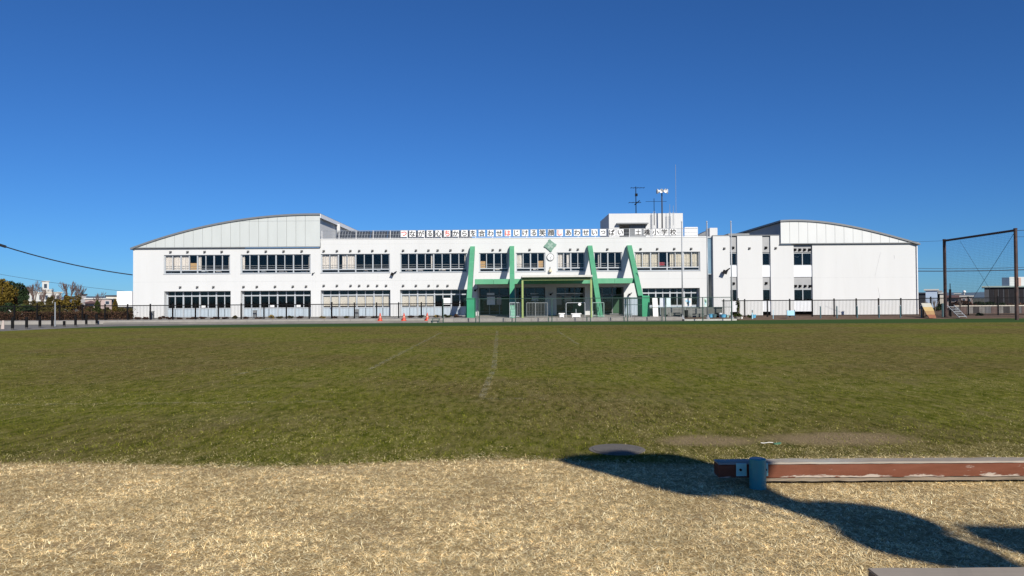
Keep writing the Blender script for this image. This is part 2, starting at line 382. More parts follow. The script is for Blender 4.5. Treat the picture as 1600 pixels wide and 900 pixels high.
for px in (208+6, 368, 493, 617, 740, 800, 861, 920, 982.5, 1098):
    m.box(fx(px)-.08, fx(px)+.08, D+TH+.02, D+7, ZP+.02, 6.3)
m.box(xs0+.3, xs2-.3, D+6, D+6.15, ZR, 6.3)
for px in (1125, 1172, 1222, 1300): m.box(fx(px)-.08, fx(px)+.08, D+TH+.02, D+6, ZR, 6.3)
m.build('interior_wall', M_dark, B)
m = MB()   # parapet capping
m.box(xL1, xR+.04, D-.05, D+TH+.05, PAR, PAR+.06); m.build('parapet_cap', M_white, B)
m = MB(); m.box(xs0-.04, xs1-.02, D-.04, D+TH+.04, PR, PR+.06); m.build('parapet_cap', M_trim, B)
# thin horizontal and vertical wall joints
jm = mat('sealant_joint', (.55, .56, .56), .8, .1)
m = MB(); m.box(xL0, xL1-.02, D-.004, D, 3.53, 3.56); m.box(xL1+.02, fx(735), D-.004, D, 3.53, 3.56); m.box(fx(1000), xR-.1, D-.004, D, 3.53, 3.56); m.box(w3[1]+.05, xs2-.02, D-.004, D, 3.53, 3.56); m.box(xs0, fx(1140), D-.004, D, 3.53, 3.56); m.box(fx(1153), fx(1191), D-.004, D, 3.53, 3.56); m.box(fx(1205), w3[0], D-.004, D, 3.53, 3.56)
for px in (308, 430, 493, 555, 617, 677, 1045): m.box(fx(px)-.01, fx(px)+.01, D-.003, D, 2.8, 4.25)
m.box(xL1+.05, xR-.05, D-.003, D, 6.92, 6.94)
m.build('wall_joint', jm, B)
# slanting repaired cracks on the blank gable wall
m = MB()
for a, b_ in (((1376, 394), (1367, 432)), ((1372, 449), (1375, 466)), ((1397, 399), (1398, 404))):
    p, q = P(*a, D), P(*b_, D); m = MB(); m.tube((p.x, D-.001, p.z), (q.x, D-.001, q.z), .018, n=4); m.build('crack_repair', jm, B)

# ---- windows
CH = {}
def curtain(x0, x1, z0, z1, y, mat_, parent):
    n = max(6, int((x1-x0)/.06)); vs = []; ph = random.random()*6
    for i in range(n+1):
        x = x0+(x1-x0)*i/n; yy = y+.05*math.sin(i*2.3+ph)+.02*math.sin(i*.9)
        sw = .04*math.sin(i*.7+ph)
        vs += [(x, yy, z0+.03*math.sin(i*.8+ph)), (x, yy, z1)]
    m = MB(); m.add(vs, [(2*i, 2*i+2, 2*i+3, 2*i+1) for i in range(n)]); 
    n0 = len(m.v); m.add([(a, b_+.012, c) for a, b_, c in vs], [(2*i+1, 2*i+3, 2*i+2, 2*i) for i in range(n)])
    return m.build('curtain', mat_, parent)
def boxpart(name, x0, x1, y0, y1, z0, z1, mat_, parent, label=None):
    m = MB(); m.box(x0, x1, y0, y1, z0, z1); return m.build(name, mat_, parent, label)
def window_upper(x0, x1, bays, curts, cm):
    m = MB(); y = D+.12; fw = .045
    m.box(x0, x1, y, y+.1, Zt-.07, Zt-.004); m.box(x0, x1, y, y+.1, Zb+.004, Zb+.07)
    m.box(x0-.04, x1+.04, D-.05, D+.1, Zb-.035, Zb+.002)          # sill
    m.box(x0, x1, y-.005, y+.105, Zb+.27, Zb+.37)
    bw = (x1-x0)/bays
    for i in range(bays+1):
        c = min(max(x0+bw*i, x0+.05), x1-.05); m.box(c-.055, c+.055, y-.012, y+.112, Zb+.01, Zt-.01)
    for i in range(bays):
        c = x0+bw*(i+.5); m.box(c-.032, c+.032, y-.007, y+.108, Zb+.37, Zt-.06)
    win = m.build('window', M_alul, B)
    for i in range(bays*2):
        a = x0+bw*i/2; b_ = a+bw/2
        key = ('pane', round(bw, 2))
        if key not in CH:
            q = MB(); q.box(-bw/4+.02, bw/4-.02, -.004, .004, 0, Zt-Zb-.44); o = q.build('pane', G_glass, None, loc=(0, 0, 0)); CH[key] = o.data; bpy.data.objects.remove(o)
        link('pane', CH[key], win, ((a+b_)/2, y+.05, Zb+.37))
    for i in range(bays):
        a = x0+bw*i; key = ('lpane', round(bw, 2))
        if key not in CH:
            q = MB(); q.box(-bw/2+.05, bw/2-.05, -.004, .004, 0, .2); o = q.build('lower_pane', G_glass, None, loc=(0, 0, 0)); CH[key] = o.data; bpy.data.objects.remove(o)
        link('lower_pane', CH[key], win, (a+bw/2, y+.05, Zb+.07))
    q = MB()
    for zz in (Zb+.52, Zb+.72, ): q.tube((x0, y+.2, zz), (x1, y+.2, zz), .018, n=6)
    q.build('guard_rail', M_alu, win)
    for i, c in enumerate(curts):
        a = x0+bw*i/2; b_ = a+bw/2; yy = D+.34
        if c == 'c': curtain(a, b_, Zb+.3, Zt-.05, yy, cm, win)
        if c == 's': curtain(a, a+bw*.17, Zb+.3, Zt-.05, yy, cm, win)
        if c == 'e': curtain(b_-bw*.17, b_, Zb+.3, Zt-.05, yy, cm, win)
        if c == 'h': curtain(a+bw*.2, b_, Zb+.3, Zt-.05, yy, cm, win)
        if c == 'o': boxpart('storage_box', a+.02, b_-.05, yy, yy+.4, Zb+.32, Zb+1.0, mat('orange_cardboard', (.62, .42, .2), .8), win)
        if c == 'r': boxpart('red_bag', a+.1, b_-.1, yy+.1, yy+.4, Zb+.5, Zb+.8, mat('red_cloth', (.45, .02, .03), .8), win)
    # low shelf clutter in the bottom lights
    for i in range(bays):
        if random.random() < .6:
            a = x0+bw*i+random.random()*bw*.4; boxpart('shelf_item', a, a+bw*random.uniform(.2, .5), D+.5, D+.8, Zb+.02, Zb+random.uniform(.16, .3), random.choice([M_white, M_curt, M_panelb]), win)
    return win
cur = {'A1': 'cccossde'.replace('s', 's', 1), 'A2': 'sddddddе', 'A3': 'cchcdddd', 'A4': 'dddeddde', 'C1': 'odde', 'C2': 'cddo', 'C3': 'chdd', 'C4': 'eddd', 'A5': 'cccrhccc'}
cur['A1'] = 'cccosdde'; cur['A2'] = 'sdddddde'
for k, (a, b_) in up.items():
    window_upper(fx(a, 410), fx(b_, 410), 4 if k[0] == 'A' else 2, cur[k], M_curty if k == 'A5' else M_curt)

def window_lower(x0, x1, bays, kinds):
    rec = .55; y = D+rec; m = MB(); bw = (x1-x0)/bays
    m.box(x0, x1, y, y+.1, Lt-.05, Lt-.004); m.box(x0, x1, y-.02, y+.12, 2.18, 2.29); m.box(x0, x1, y-.01, y+.11, 1.02, 1.12); m.box(x0, x1, y, y+.1, ZP, ZP+.06)
    for i in range(bays+1):
        c = min(max(x0+bw*i, x0+.06), x1-.06); m.box(c-.06, c+.06, y-.03, y+.13, ZP+.01, Lt-.01)
    for i in range(bays):
        c = x0+bw*(i+.5); m.box(c-.035, c+.035, y-.006, y+.106, 1.12, Lt-.02)
    win = m.build('window', M_alul, B)
    # reveals of the deep recess
    q = MB(); q.box(x0-.06, x0, D+TH, y+.2, ZP, Lt+.06); q.box(x1, x1+.06, D+TH, y+.2, ZP, Lt+.06); q.box(x0, x1, D+TH, y+.2, Lt, Lt+.06); q.build('recess_lining', M_wall, win)
    for i in range(bays*2):
        a = x0+bw*i/2
        for nm, z0, z1 in (('pane', 1.12, 2.18), ('transom_pane', 2.29, Lt-.05)):
            key = (nm, round(bw, 2))
            if key not in CH:
                g = MB(); g.box(-bw/4+.03, bw/4-.03, -.004, .004, 0, z1-z0); o = g.build(nm, G_glass, None, loc=(0, 0, 0)); CH[key] = o.data; bpy.data.objects.remove(o)
            link(nm, CH[key], win, (a+bw/4, y+.05, z0))
        key = ('base_panel', round(bw, 2))
        if key not in CH:
            g = MB(); hw = bw/4-.02
            g.box(-hw, hw, 0, .03, 0, .94-ZP+.08)
            for t in range(5): cx = -hw+2*hw*(t+.5)/5; g.box(cx-.025, cx+.025, -.018, 0.001, .02, .94-ZP+.06)
            o = g.build('base_panel', M_panelb, None, loc=(0, 0, 0)); CH[key] = o.data; bpy.data.objects.remove(o)
        link('base_panel', CH[key], win, (a+bw/4, y-.001 if False else y+.02, ZP+.02))
        k = kinds[i]
        if k == 'b': 
            h = random.choice([1.2, 1.2, 1.25]); boxpart('roller_blind', a+.05, a+bw/2-.05, y+.16, y+.165, 1.22, 2.16, M_blind, win)
        if k == 'p': boxpart('paper_poster', a+.05, a+bw/2-.08, y+.038, y+.042, 1.3, 1.9, M_white, win)
        if k == 'q': boxpart('paper_note', a+.12, a+.5, y+.03, y+.04, 1.15, 1.4, M_white, win)
    return win
kd = {'B1': 'ddddqddd', 'B2': 'dddqddqd', 'B3': 'bbbbbbbb', 'B4': 'bbbbdpdd', 'B5': 'ddddddd'}
for k, (a, b_) in lo.items():
    window_lower(fx(a, 470), fx(b_, 470), 4, (kd[k]+'dddddddd')[:8])
# interior glazed items seen through the lower left windows: pale desks
# ---- entrance doors
def entrance(x0, x1, kinds):
    y = D+.9; m = MB(); n = 3; bw = (x1-x0)/n
    m.box(x0, x1, y-.02, y+.1, 2.05, 2.13); m.box(x0, x1, y, y+.08, 2.76, 2.82); m.box(x0, x1, y-.02, y+.1, ZP, ZP+.1)
    m.box(x0, x1, y, y+.07, .56, .6)
    for i in range(n+1):
        c = min(max(x0+bw*i, x0+.04), x1-.04); m.box(c-.04, c+.04, y-.03, y+.11, ZP+.01, 2.8)
    dr = m.build('entrance_door', M_trim, B)
    for i in range(n):
        a = x0+bw*i
        for nm, z0, z1 in (('pane', .6, 2.05), ('transom_pane', 2.13, 2.76)):
            q = MB(); q.box(a+.04, a+bw-.04, y+.03, y+.038, z0, z1); q.build(nm, G_glass, dr)
    q = MB(); q.box(x0-.06, x0, D+TH, y+.2, ZP, 2.88); q.box(x1, x1+.06, D+TH, y+.2, ZP, 2.88); q.box(x0, x1, D+TH, y+.2, 2.82, 2.88); q.build('recess_lining', M_greyp, dr)
    for a, b_, c, d, mm in kinds:
        xa, xb = x0+(x1-x0)*a, x0+(x1-x0)*b_
        boxpart('door_notice', xa, xb, y-.045, y-.035, c, d, mm, dr)
gd = mat('dark_green_board', (.015, .075, .03), .6)
entrance(*[fx(v, 470) for v in door['D1']], [(.25, .52, 1.25, 2.0, M_white), (.57, .72, 1.25, 1.95, mat('pale_pink_paper', (.5, .42, .4), .8)), (.25, .5, 2.15, 2.35, M_white), (.76, .99, .3, 2.0, gd)])
entrance(*[fx(v, 470) for v in door['D2']], [(.55, .78, 1.85, 2.0, M_white), (.55, .78, 1.6, 1.76, M_white), (.58, .78, 1.38, 1.5, M_white), (.5, .78, 2.2, 2.3, M_white)])
entrance(*[fx(v, 470) for v in door['D3']], [(.6, .97, .45, 1.6, gd), (.02, .2, 1.2, 2.0, mat('grey_paper', (.3, .3, .3), .8)), (.3, .55, 1.5, 2.0, MATS['grey_paper']), (.02, .95, 2.2, 2.28, M_white)])
entrance(*[fx(v, 470) for v in door['D4']], [(.68, .98, .4, 2.0, gd)])

# ---- green raking struts
def strut(pxt, pyt, k=1.27, zt=6.62, wd=.42, end=ZP, pxb=None, thick=.74):
    X0 = fx(pxt, pyt); p_end = (zt-end)*k
    X1 = X0 if pxb is None else fx(pxb[0], pxb[1], D-(zt-fz(pxb[0], pxb[1], D-5))*k)
    def sh(t): return X0
    h = wd/2
    y0 = D-.002; y1 = D-p_end
    # front (outer) edge from (D-.35, zt) to (D-p_end, end), inner edge thick m behind
    vs = []
    X1 = X0 + (X1-X0)
    for X, s in ((X0, 0), (X1, 1)):
        pass
    top_f, top_b = (D-.42, zt), (D-.003, zt)
    bot_f, bot_b = (y1-.1, end), (y1-.1+thick, end)
    back_low = (D-.003, zt-.32)
    prof = [top_f, top_b, back_low, bot_b, bot_f]
    m = MB(); n = len(prof); V = []
    for sgn in (-1, 1):
        for (yy, zz) in prof:
            f_ = (zt-zz)/(zt-end); V.append((X0+(X1-X0)*f_+sgn*h, yy, zz))
    fs = [tuple(range(n)), tuple(reversed(range(n, 2*n)))] + [(i, n+i, n+(i+1) % n, (i+1) % n) for i in range(n)]
    m.add(V, fs); so = m.build('strut', M_green, B)
    for f_ in (.22, .42, .63, .82):
        q = MB(); z = zt-(zt-end)*f_; yy = (D-.42)+(y1-.1-(D-.42))*f_; xx = X0+(X1-X0)*f_
        q.box(xx-h-.004, xx+h+.004, yy-.008, yy+thick*.9, z-.012, z+.012); q.build('joint', M_greend, so)
    return so
def blk(px, ztop, Yf, wd=.6):
    X = fx(px, 480, Yf); m = MB(); m.box(X-wd/2, X+wd/2, Yf, Yf+2.3, ZP, ztop); m.build('strut_footing', M_greend, B)
for px, py in ((738.6, 386), (799.8, 386), (921.2, 385), (982.5, 384)): strut(px, py)
blk(735.3, 1.86, 60.0); blk(1009.3, 1.95, 60.1)
# green horizontal beam with porch slab behind it
bx0, bx1 = fx(742, 440, 65), fx(995, 440, 65)
m = MB()
js = [742, 771, 799.5, 861, 920, 960, 995]
for a, b_ in zip(js[:-1], js[1:]):
    mm = MB(); mm.bevbox(fx(a, 440, 64.8)+.006, fx(b_, 440, 64.8)-.006, 64.6, 64.85, 3.06, 3.5, .01); mm.build('porch_beam', M_green, B)
m = MB(); m.box(bx0, bx1, 64.86, D-.003, 3.12, 3.42); m.build('porch_roof', M_conc, B)
# porch canopy on two posts
cx0, cx1 = fx(815, 431, 58.2), fx(925.5, 431, 58.2)
CZ = 3.52; CY0, CY1 = 58.2, 64.5
cp = MB()
cp.box(cx0, cx1, CY0-.12, CY0+.06, CZ-.09, CZ+.06); cp.box(cx0, cx0+.06, CY0+.06, CY1, CZ-.1, CZ+.03); cp.box(cx1-.06, cx1, CY0+.06, CY1, CZ-.1, CZ+.03)
can = cp.build('canopy', mat('canopy_fascia', (.56, .55, .5), .6), B)
m = MB(); m.box(cx0+.06, cx1-.06, CY0+.06, CY1, CZ-.05, CZ-.02); m.build('canopy_sheet', mat('green_roof_sheet', (.05, .22, .07), .6), can)
m = MB(); n = 9
for i in range(n):
    X = cx0+.35+(cx1-cx0-.7)*i/(n-1); m.box(X-.05, X+.05, CY0+.07, CY1-.02, CZ-.2, CZ-.052)
m.build('rafter', M_olive, can)
boxpart('front_beam', cx0+.04, cx1-.04, CY0+.22, CY0+.32, CZ-.33, CZ-.13, M_olive, can)
for px in (816.6, 924.0):
    X = fx(px, 470, CY0+.2); boxpart('post', X-.07, X+.07, CY0+.2, CY0+.33, ZP, CZ-.334, mat('pale_olive_post', (.28, .36, .12), .5, .15), can)

# ---- curved roof wings
def interp(pts, x):
    for (x0, z0), (x1, z1) in zip(pts[:-1], pts[1:]):
        if x0 <= x <= x1:
            return z0+(z1-z0)*(x-x0)/(x1-x0)
    return pts[0][1] if x < pts[0][0] else pts[-1][1]
def smoothpts(raw):
    p = [P(a, b_, D-.1) for a, b_ in raw]; xs = np.array([q.x for q in p]); zs = np.array([q.z for q in p]); co = np.polyfit(xs-xs.mean(), zs, 3)
    X = np.linspace(xs[0], xs[-1], 40); return [(float(a), float(np.polyval(co, a-xs.mean()))) for a in X]
arcL = smoothpts([(205, 387.4), (238, 376), (271, 365.5), (313, 354.4), (357, 345.5), (386.7, 341), (414.4, 337.8), (444.4, 335.2), (472, 334), (501, 333.6)])
arcR = smoothpts([(1218, 344), (1245, 343.8), (1275, 344.8), (1305.5, 348.6), (1332, 353.2), (1360, 359.5), (1389, 367), (1411, 373.2), (1436, 380)])
def roofwing(arc, xin, side, px_j, M_c, zb):
    # roof shell
    up_ = [(x, z) for x, z in arc]; dn = [(x, z-.16) for x, z in reversed(arc)]
    m = MB(); n = len(arc); V = []
    outline = up_+dn; y0, y1 = D-.32, D+DW+.3
    nn = len(outline); V = [(x, y0, z) for x, z in outline]+[(x, y1, z) for x, z in outline]
    fs = []
    for i in range(n-1):
        fs.append((i, i+1, nn-2-i, nn-1-i)); fs.append((nn+i+1, nn+i, nn+nn-1-i, nn+nn-2-i))
    for i in range(nn): j = (i+1) % nn; fs.append((i, nn+i, nn+j, j))
    m.add(V, fs); rf = m.build('curved_roof', M_roof, B)
    # cladding panels, one by one, joints left open over a dark backing
    b_ = [(fx(px_j[0]), zb)]
    m = MB(); pts2 = [(arc[0][0]+.1, zb+.02), (arc[-1][0]-.1, zb+.02)]+[(x, z-.17) for x, z in reversed(arc) if arc[0][0]+.1 < x < arc[-1][0]-.1 and z-.17 > zb+.03]
    m.prism_xz(pts2, D-.12, D-.02); m.build('panel_backing', M_trim, B)
    for a, c in zip(px_j[:-1], px_j[1:]):
        xa, xc = fx(a, 370)+.012, fx(c, 370)-.012
        zs = [(xa+(xc-xa)*t, interp(arc, xa+(xc-xa)*t)-.165) for t in (0, .33, .66, 1)]
        top = [(x, max(z, zb+.09)) for x, z in zs]
        if max(z for x, z in zs) < zb+.12: continue
        q = MB(); q.prism_xz([(xa, zb+.08), (xc, zb+.08)]+list(reversed(top)), D-.2, D-.125); q.build('cladding_panel', M_c, B)
    boxpart('cladding_flashing', arc[0][0]+(.1 if side > 0 else 0.02), arc[-1][0]-(.02 if side > 0 else .1), D-.24, D-.004, zb, zb+.075, M_trim, B)
    return rf
jl = [208+8+14.55*i for i in range(20)]; jl = [j for j in jl if j < 492]; jl = [209]+jl+[501]
jr = [1218.6+14.1*i for i in range(16)]; jr = [j for j in jr if j < 1428]+[1434]
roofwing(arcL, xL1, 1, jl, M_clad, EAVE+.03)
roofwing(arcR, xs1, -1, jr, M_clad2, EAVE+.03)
boxpart('roof_fascia', arcL[-1][0]+.003, arcL[-1][0]+.05, D-.3, D+DW+.28, arcL[-1][1]-.42, arcL[-1][1]-.05, M_white, B)
# a thin horizontal lap joint high on the left gable
m = MB(); m.box(fx(352), xL1-.03, D-.204, D-.2, fz(440, 346), fz(440, 346)+.02); m.build('lap_joint', M_trim, B)
# inner end walls under the curved roofs (recessed behind the roof edge)
zt_l = arcL[-1][1]-.16; zt_r = arcR[0][1]-.16
m = MB(); m.box(xL1-.42, xL1-.2, D-.11, D+DW, EAVE+.1, zt_l-.02); m.build('end_wall', M_wall, B)
m = MB(); m.box(xs1+.25, xs1+.45, D-.11, D+DW, EAVE+.1, zt_r-.02); m.build('end_wall', M_greyp, B)
# left lean-to block behind the railing with its own window
m = MB(); wall_grid(m, xL1+.01, fx(531, 365, 75), 7.0, fz(515, 355, 75)+.3, [(fx(512, 365, 75), fx(522, 365, 75), 7.3, fz(515, 361, 75))], 75, 75.2); m.box(xL1+.01, fx(531, 365, 75), 75.2, 80, 7.0, 8.1)
m.build('stair_head', M_wall, B)
boxpart('stair_window', fx(512, 365, 75), fx(522, 365, 75), 75.08, 75.1, 7.3, fz(515, 361, 75), M_alu, B)

# ---- right strips
def strip(x0, x1, ztop, n):
    y = D+.16
    z = lambda py: fz((x0+x1)/2*16.97+800, py)
    pxm = 800+(x0+x1)/2*1164/D
    def Z(py): return fz(pxm, py)
    gtop, g0, w1a, w1b, wp, g2a, g2b, w2b = ztop-.01, Z(394), Z(394.8), Z(414.5), Z(432.6), Z(433.4), Z(451.6), Z(470)
    boxpart('infill_panel', x0+.002, x1-.002, y, y+.08, g0, gtop, M_greyp, B)
    boxpart('infill_panel', x0+.002, x1-.002, y, y+.08, g2b, g2a, M_greyp, B)
    boxpart('spandrel_panel', x0+.002, x1-.002, y-.05, y+.03, wp, w1b-.02, mat('pale_spandrel', (.68, .7, .73), .5, .05), B)
    boxpart('spandrel_panel', x0+.002, x1-.002, y-.05, y+.03, ZR+.35, w2b-.02, MATS['pale_spandrel'], B)
    for za, zb_ in ((w1b, w1a), (w2b, g2b-.01)):
        m = MB(); f_ = .05
        m.box(x0, x1, y+.0, y+.08, zb_-.06, zb_-.004); m.box(x0, x1, y, y+.08, za-.018, za+.04)
        for i in range(n+1):
            c = min(max(x0+(x1-x0)*i/n, x0+.035), x1-.035); m.box(c-.035, c+.035, y-.006, y+.086, za, zb_-.01)
        win = m.build('window', M_alu, B)
        for i in range(n):
            a = x0+(x1-x0)*i/n; q = MB(); q.box(a+.03, a+(x1-x0)/n-.03, y+.04, y+.047, za+.04, zb_-.06); q.build('pane', G_glass, win)
        if n > 1 and za > 3: boxpart('ceiling_light', x0+.2, x0+1.0, y+1.2, y+1.4, zb_-.35, zb_-.25, M_white, win)
for a, b_, c, d in hs: strip(a, b_, d, 1)
strip(w3[0], w3[1], w3[3], 2)
# tall glazed strip between the two parts
gx0, gx1 = xR+.01, xs0-.01
m = MB(); m.box(gx0, gx1, D+.3, D+.36, fz(1110, 428)-.03, fz(1110, 428)+.03); m.box(gx0, gx0+.1, D+.26, D+.4, ZR, 7.3); m.box(gx1-.05, gx1, D+.26, D+.4, ZR, 7.3); m.box(gx0, gx1, D+.2, D+.45, 7.3, 7.42)
gs = m.build('stair_glazing', M_alu, B)
boxpart('pane', gx0+.1, gx1-.05, D+.31, D+.32, fz(1110, 428)+.03, 7.3, mat('blue_grey_spandrel_glass', (.17, .26, .33), .12, .25, .6, spec=.8), gs)
boxpart('pane', gx0+.1, gx1-.05, D+.31, D+.32, fz(1110, 464), fz(1110, 428)-.03, G_glass, gs)
boxpart('pane', gx0+.1, gx1-.05, D+.31, D+.33, ZR+.1, fz(1110, 464)-.02, G_glassb, gs)

# ---- vent hoods on the walls, shared mesh
def hood_mesh(k):
    m = MB(); r = .085*k
    prof = []
    for i in range(7): a = math.pi*i/6; prof.append((r*math.cos(a), r*math.sin(a)))
    m.add([(x, -.02, z) for x, z in prof]+[(x, -.2*k, z*.85) for x, z in prof], [tuple(range(7)), tuple(reversed(range(7, 14)))]+[(i, 7+i, 8+i, i+1) for i in range(6)])
    m.box(-r*1.25, r*1.25, -.025, .0, -r*1.2, r*1.2); m.box(-r*.7, r*.7, -.19*k, -.03, -.05*k, -.02)
    o = m.build('vent_hood', M_steel, None, loc=(0, 0, 0)); me = o.data; bpy.data.objects.remove(o); return me
hm, hmb = hood_mesh(1.0), hood_mesh(1.15).copy()
hmb.materials.clear(); hmb.materials.append(M_black)
hw_ = hm.copy(); hw_.materials.clear(); hw_.materials.append(mat('hood_grey', (.13, .13, .13), .6))
zu, zl = fz(415, 393), fz(430, 448)
for px in (266.7, 293.3, 320, 346.7, 387.8, 415.6, 443.3, 471.6, 506, 526.6, 547.6, 561.4, 582, 603.2, 630, 650, 669.6, 684, 704, 723.6, 770, 781.6, 827.6, 891, 903, 949, 1001, 1027, 1053.6, 1080, 1131.7, 1171, 1212):
    link('vent_hood', hw_, B, (fx(px, 391), D, zu if px < 490 else fz(px, 390.5+(800-px)*.0066*1)))
for px in (281.8, 308.4, 333.6, 380.7, 401.6, 430, 457.8, 478.4, 506, 526.6, 548, 561.4, 575.4, 589.4, 603.4, 630, 650, 670, 684, 699.4):
    link('vent_hood', hw_, B, (fx(px, 448), D, zl if px < 490 else fz(px, 446.5)))
for px, py in ((1146, 387), (1197.5, 387), (1147, 443), (1198, 442.5), (1243.1, 390), (1250.5, 390), (1258, 390), (1265.7, 390), (1244, 447), (1251, 447), (1259, 447), (1266.5, 447)):
    link('vent_hood', hmb, B, (fx(px, py), D+.16, fz(px, py)))
# rain pipe by the entrance
m = MB(); X = fx(746.5, 460); m.tube((X, D-.1, ZP), (X, D-.1, 3.05), .05, n=8); m.build('rain_pipe', M_greyp, B)
m = MB(); X = fx(1433.5, 390); m.tube((X-.1, D-.1, ZR), (X-.1, D-.1, 6.4), .05, n=8); m.build('rain_pipe', M_white, B)

# ---- penthouse and roof structures
py0, py1 = 73., 80.
pX0, pX1 = fx(951.5, 345, py0), fx(1067, 345, py0); pz = fz(1000, 333.5, py0)
oX0, oX1, oz0, oz1 = fx(963, 355, py0), fx(1012, 355, py0), 7.0, fz(990, 350.6, py0)
m = MB(); wall_grid(m, pX0, pX1, 7.0, pz, [(oX0+.3, oX1-.2, oz0, oz1)], py0, py0+.2)
m.box(pX0, pX0+.2, py0+.2, py1, 7.0, pz); m.box(pX1-.2, pX1, py0+.2, py1, 7.0, pz); m.box(pX0, pX1, py1, py1+.2, 7.0, pz); m.box(pX0+.2, pX1-.2, py0+.2, py1, pz-.3, pz-.1); m.box(pX0+.2, pX1-.2, py0+2.2, py0+2.3, 7, pz-.3)
m.build('penthouse', M_wall, B)
boxpart('penthouse_hood', oX0, oX1, py0-.5, py0-.003, oz1, oz1+.12, M_trim, B)
boxpart('penthouse_vent', oX0+1.3, oX1-.25, py0+.1, py0+.15, 7.2, oz1-.05, M_roof, B)
# white roof box and dark lean roof at the right
boxpart('roof_box', fx(1109, 360, 72), fx(1121, 360, 72), 72, 73.5, 6.9, fz(1115, 356, 72), M_wall, B)
m = MB(); a, b_ = P(1091, 369, 76), P(1109, 358.5, 76); m.prism_xz([(a.x, a.z-.1), (b_.x, b_.z-.8), (b_.x, b_.z), (a.x, a.z+.1)], 76, 79); m.build('lean_roof', M_roof, B)
boxpart('roof_ledge', fx(1138, 366, 70), fx(1171, 366, 70), 70, 72, 7.3, fz(1150, 364.8, 70), M_trim, B)

# ------------------------------------------------------------------ rooftop railing with letter boards
RY = D+.12; rz0 = PAR+.06; rz1 = fz(800, 358.8, RY)
rail = thing('rooftop_railing', (fx(800), RY, rz0), 'white rooftop railing carrying a row of square white letter boards along the parapet', 'railing')
m = MB(); X0, X1 = fx(503, 366, RY), fx(1090, 362, RY)
m.tube((X0, RY, rz1), (X1, RY, rz1), .022, n=6); m.tube((X0, RY, rz0+.1), (X1, RY, rz0+.1), .018, n=6); m.tube((X0, RY, (rz0+rz1)/2), (X1, RY, (rz0+rz1)/2), .013, n=6)
m.build('rail', M_steel, rail)
pm = MB(); pm.tube((0, 0, 0), (0, 0, rz1-rz0), .025, n=6); o = pm.build('post', M_white, None, loc=(0, 0, 0)); pme = o.data; bpy.data.objects.remove(o)
x = X0
while x <= X1+.01: link('post', pme, rail, (x, RY, rz0)); x += (X1-X0)/22
m = MB(); x = X0+.06
while x < X1: m.box(x-.005, x+.005, RY-.005, RY+.005, rz0+.1, rz1); x += .12
o = m.build('baluster', M_steel, rail); o['kind'] = 'stuff'
txt = 'つながる心ちからを合わせはじける笑顔しあわせいっぱい'
chars = [(c, 631.2+13.52*i) for i, c in enumerate(txt)]+[(c, 997+13.6*i) for i, c in enumerate('土橋小学校')]
bw_ = .59; bme = None
dg = None; fonts = []
for i, (c, px) in enumerate(chars):
    X = fx(px, 364, RY); zc = (fz(px, 364, RY)+0) if False else fz(800, 364.2-(.0)*i, RY)
    q = MB(); q.bevbox(-bw_/2, bw_/2, -.015, .015, -bw_/2, bw_/2, .003) if bme is None else None
    if bme is None:
        o = q.build('letter_board', M_white, None, loc=(0, 0, 0)); bme = o.data; bpy.data.objects.remove(o)
    red = c == 'ち' or (i in (0, 12, 18))
    bd = link('letter_board', bme, rail, (X, RY-.06, zc)); bd['label'] = 'white square letter board with the %s character %s' % ('red' if red else 'black', c)
    cu = bpy.data.curves.new('char', 'FONT'); cu.body = c; cu.size = .58; cu.align_x = 'CENTER'; cu.align_y = 'CENTER'; cu.extrude = .002; cu.offset = 0
    to = bpy.data.objects.new('tmp', cu); C.objects.link(to); fonts.append((to, bd, X, zc, red))
bpy.context.view_layer.update(); dg = bpy.context.evaluated_depsgraph_get()
for to, bd, X, zc, red in fonts:
    me = bpy.data.meshes.new_from_object(to.evaluated_get(dg)); me.materials.clear(); me.materials.append(M_letterr if red else M_letter)
    co = np.zeros(len(me.vertices)*3); me.vertices.foreach_get('co', co); co = co.reshape(-1, 3)
    if len(co): ctr = (co.max(0)+co.min(0))/2; co -= ctr; me.vertices.foreach_set('co', co.ravel())
    b = bmesh.new()
    for q, (sx, sy) in enumerate(((0, 0), (.016, 0), (-.016, 0), (0, .014), (0, -.014))):
        b2 = bmesh.new(); b2.from_mesh(me); bmesh.ops.translate(b2, verts=b2.verts, vec=(sx, sy, .0012*q)); tmp = bpy.data.meshes.new('tmp'); b2.to_mesh(tmp); b.from_mesh(tmp); b2.free(); bpy.data.meshes.remove(tmp)
    b.to_mesh(me); b.free()
    o = link('character', me, bd, (X, RY-.081, zc), rot=(R(90), 0, 0)); bpy.data.objects.remove(to)

# end screen of the railing at the right
m = MB(); xa, xb = fx(1070, 362, 70), fx(1090, 362, 70)
for i in range(26): x = xa+(xb-xa)*i/25; m.box(x-.02, x+.02, 70, 70.03, 7, fz(1080, 355.5, 70))
m.box(xa, xb, 69.97, 70.05, fz(1080, 355.5, 70)-.03, fz(1080, 355.5, 70)+.04)
tag(m.build('roof_screen', M_white), 'pale slatted screen at the right end of the rooftop railing', 'screen')
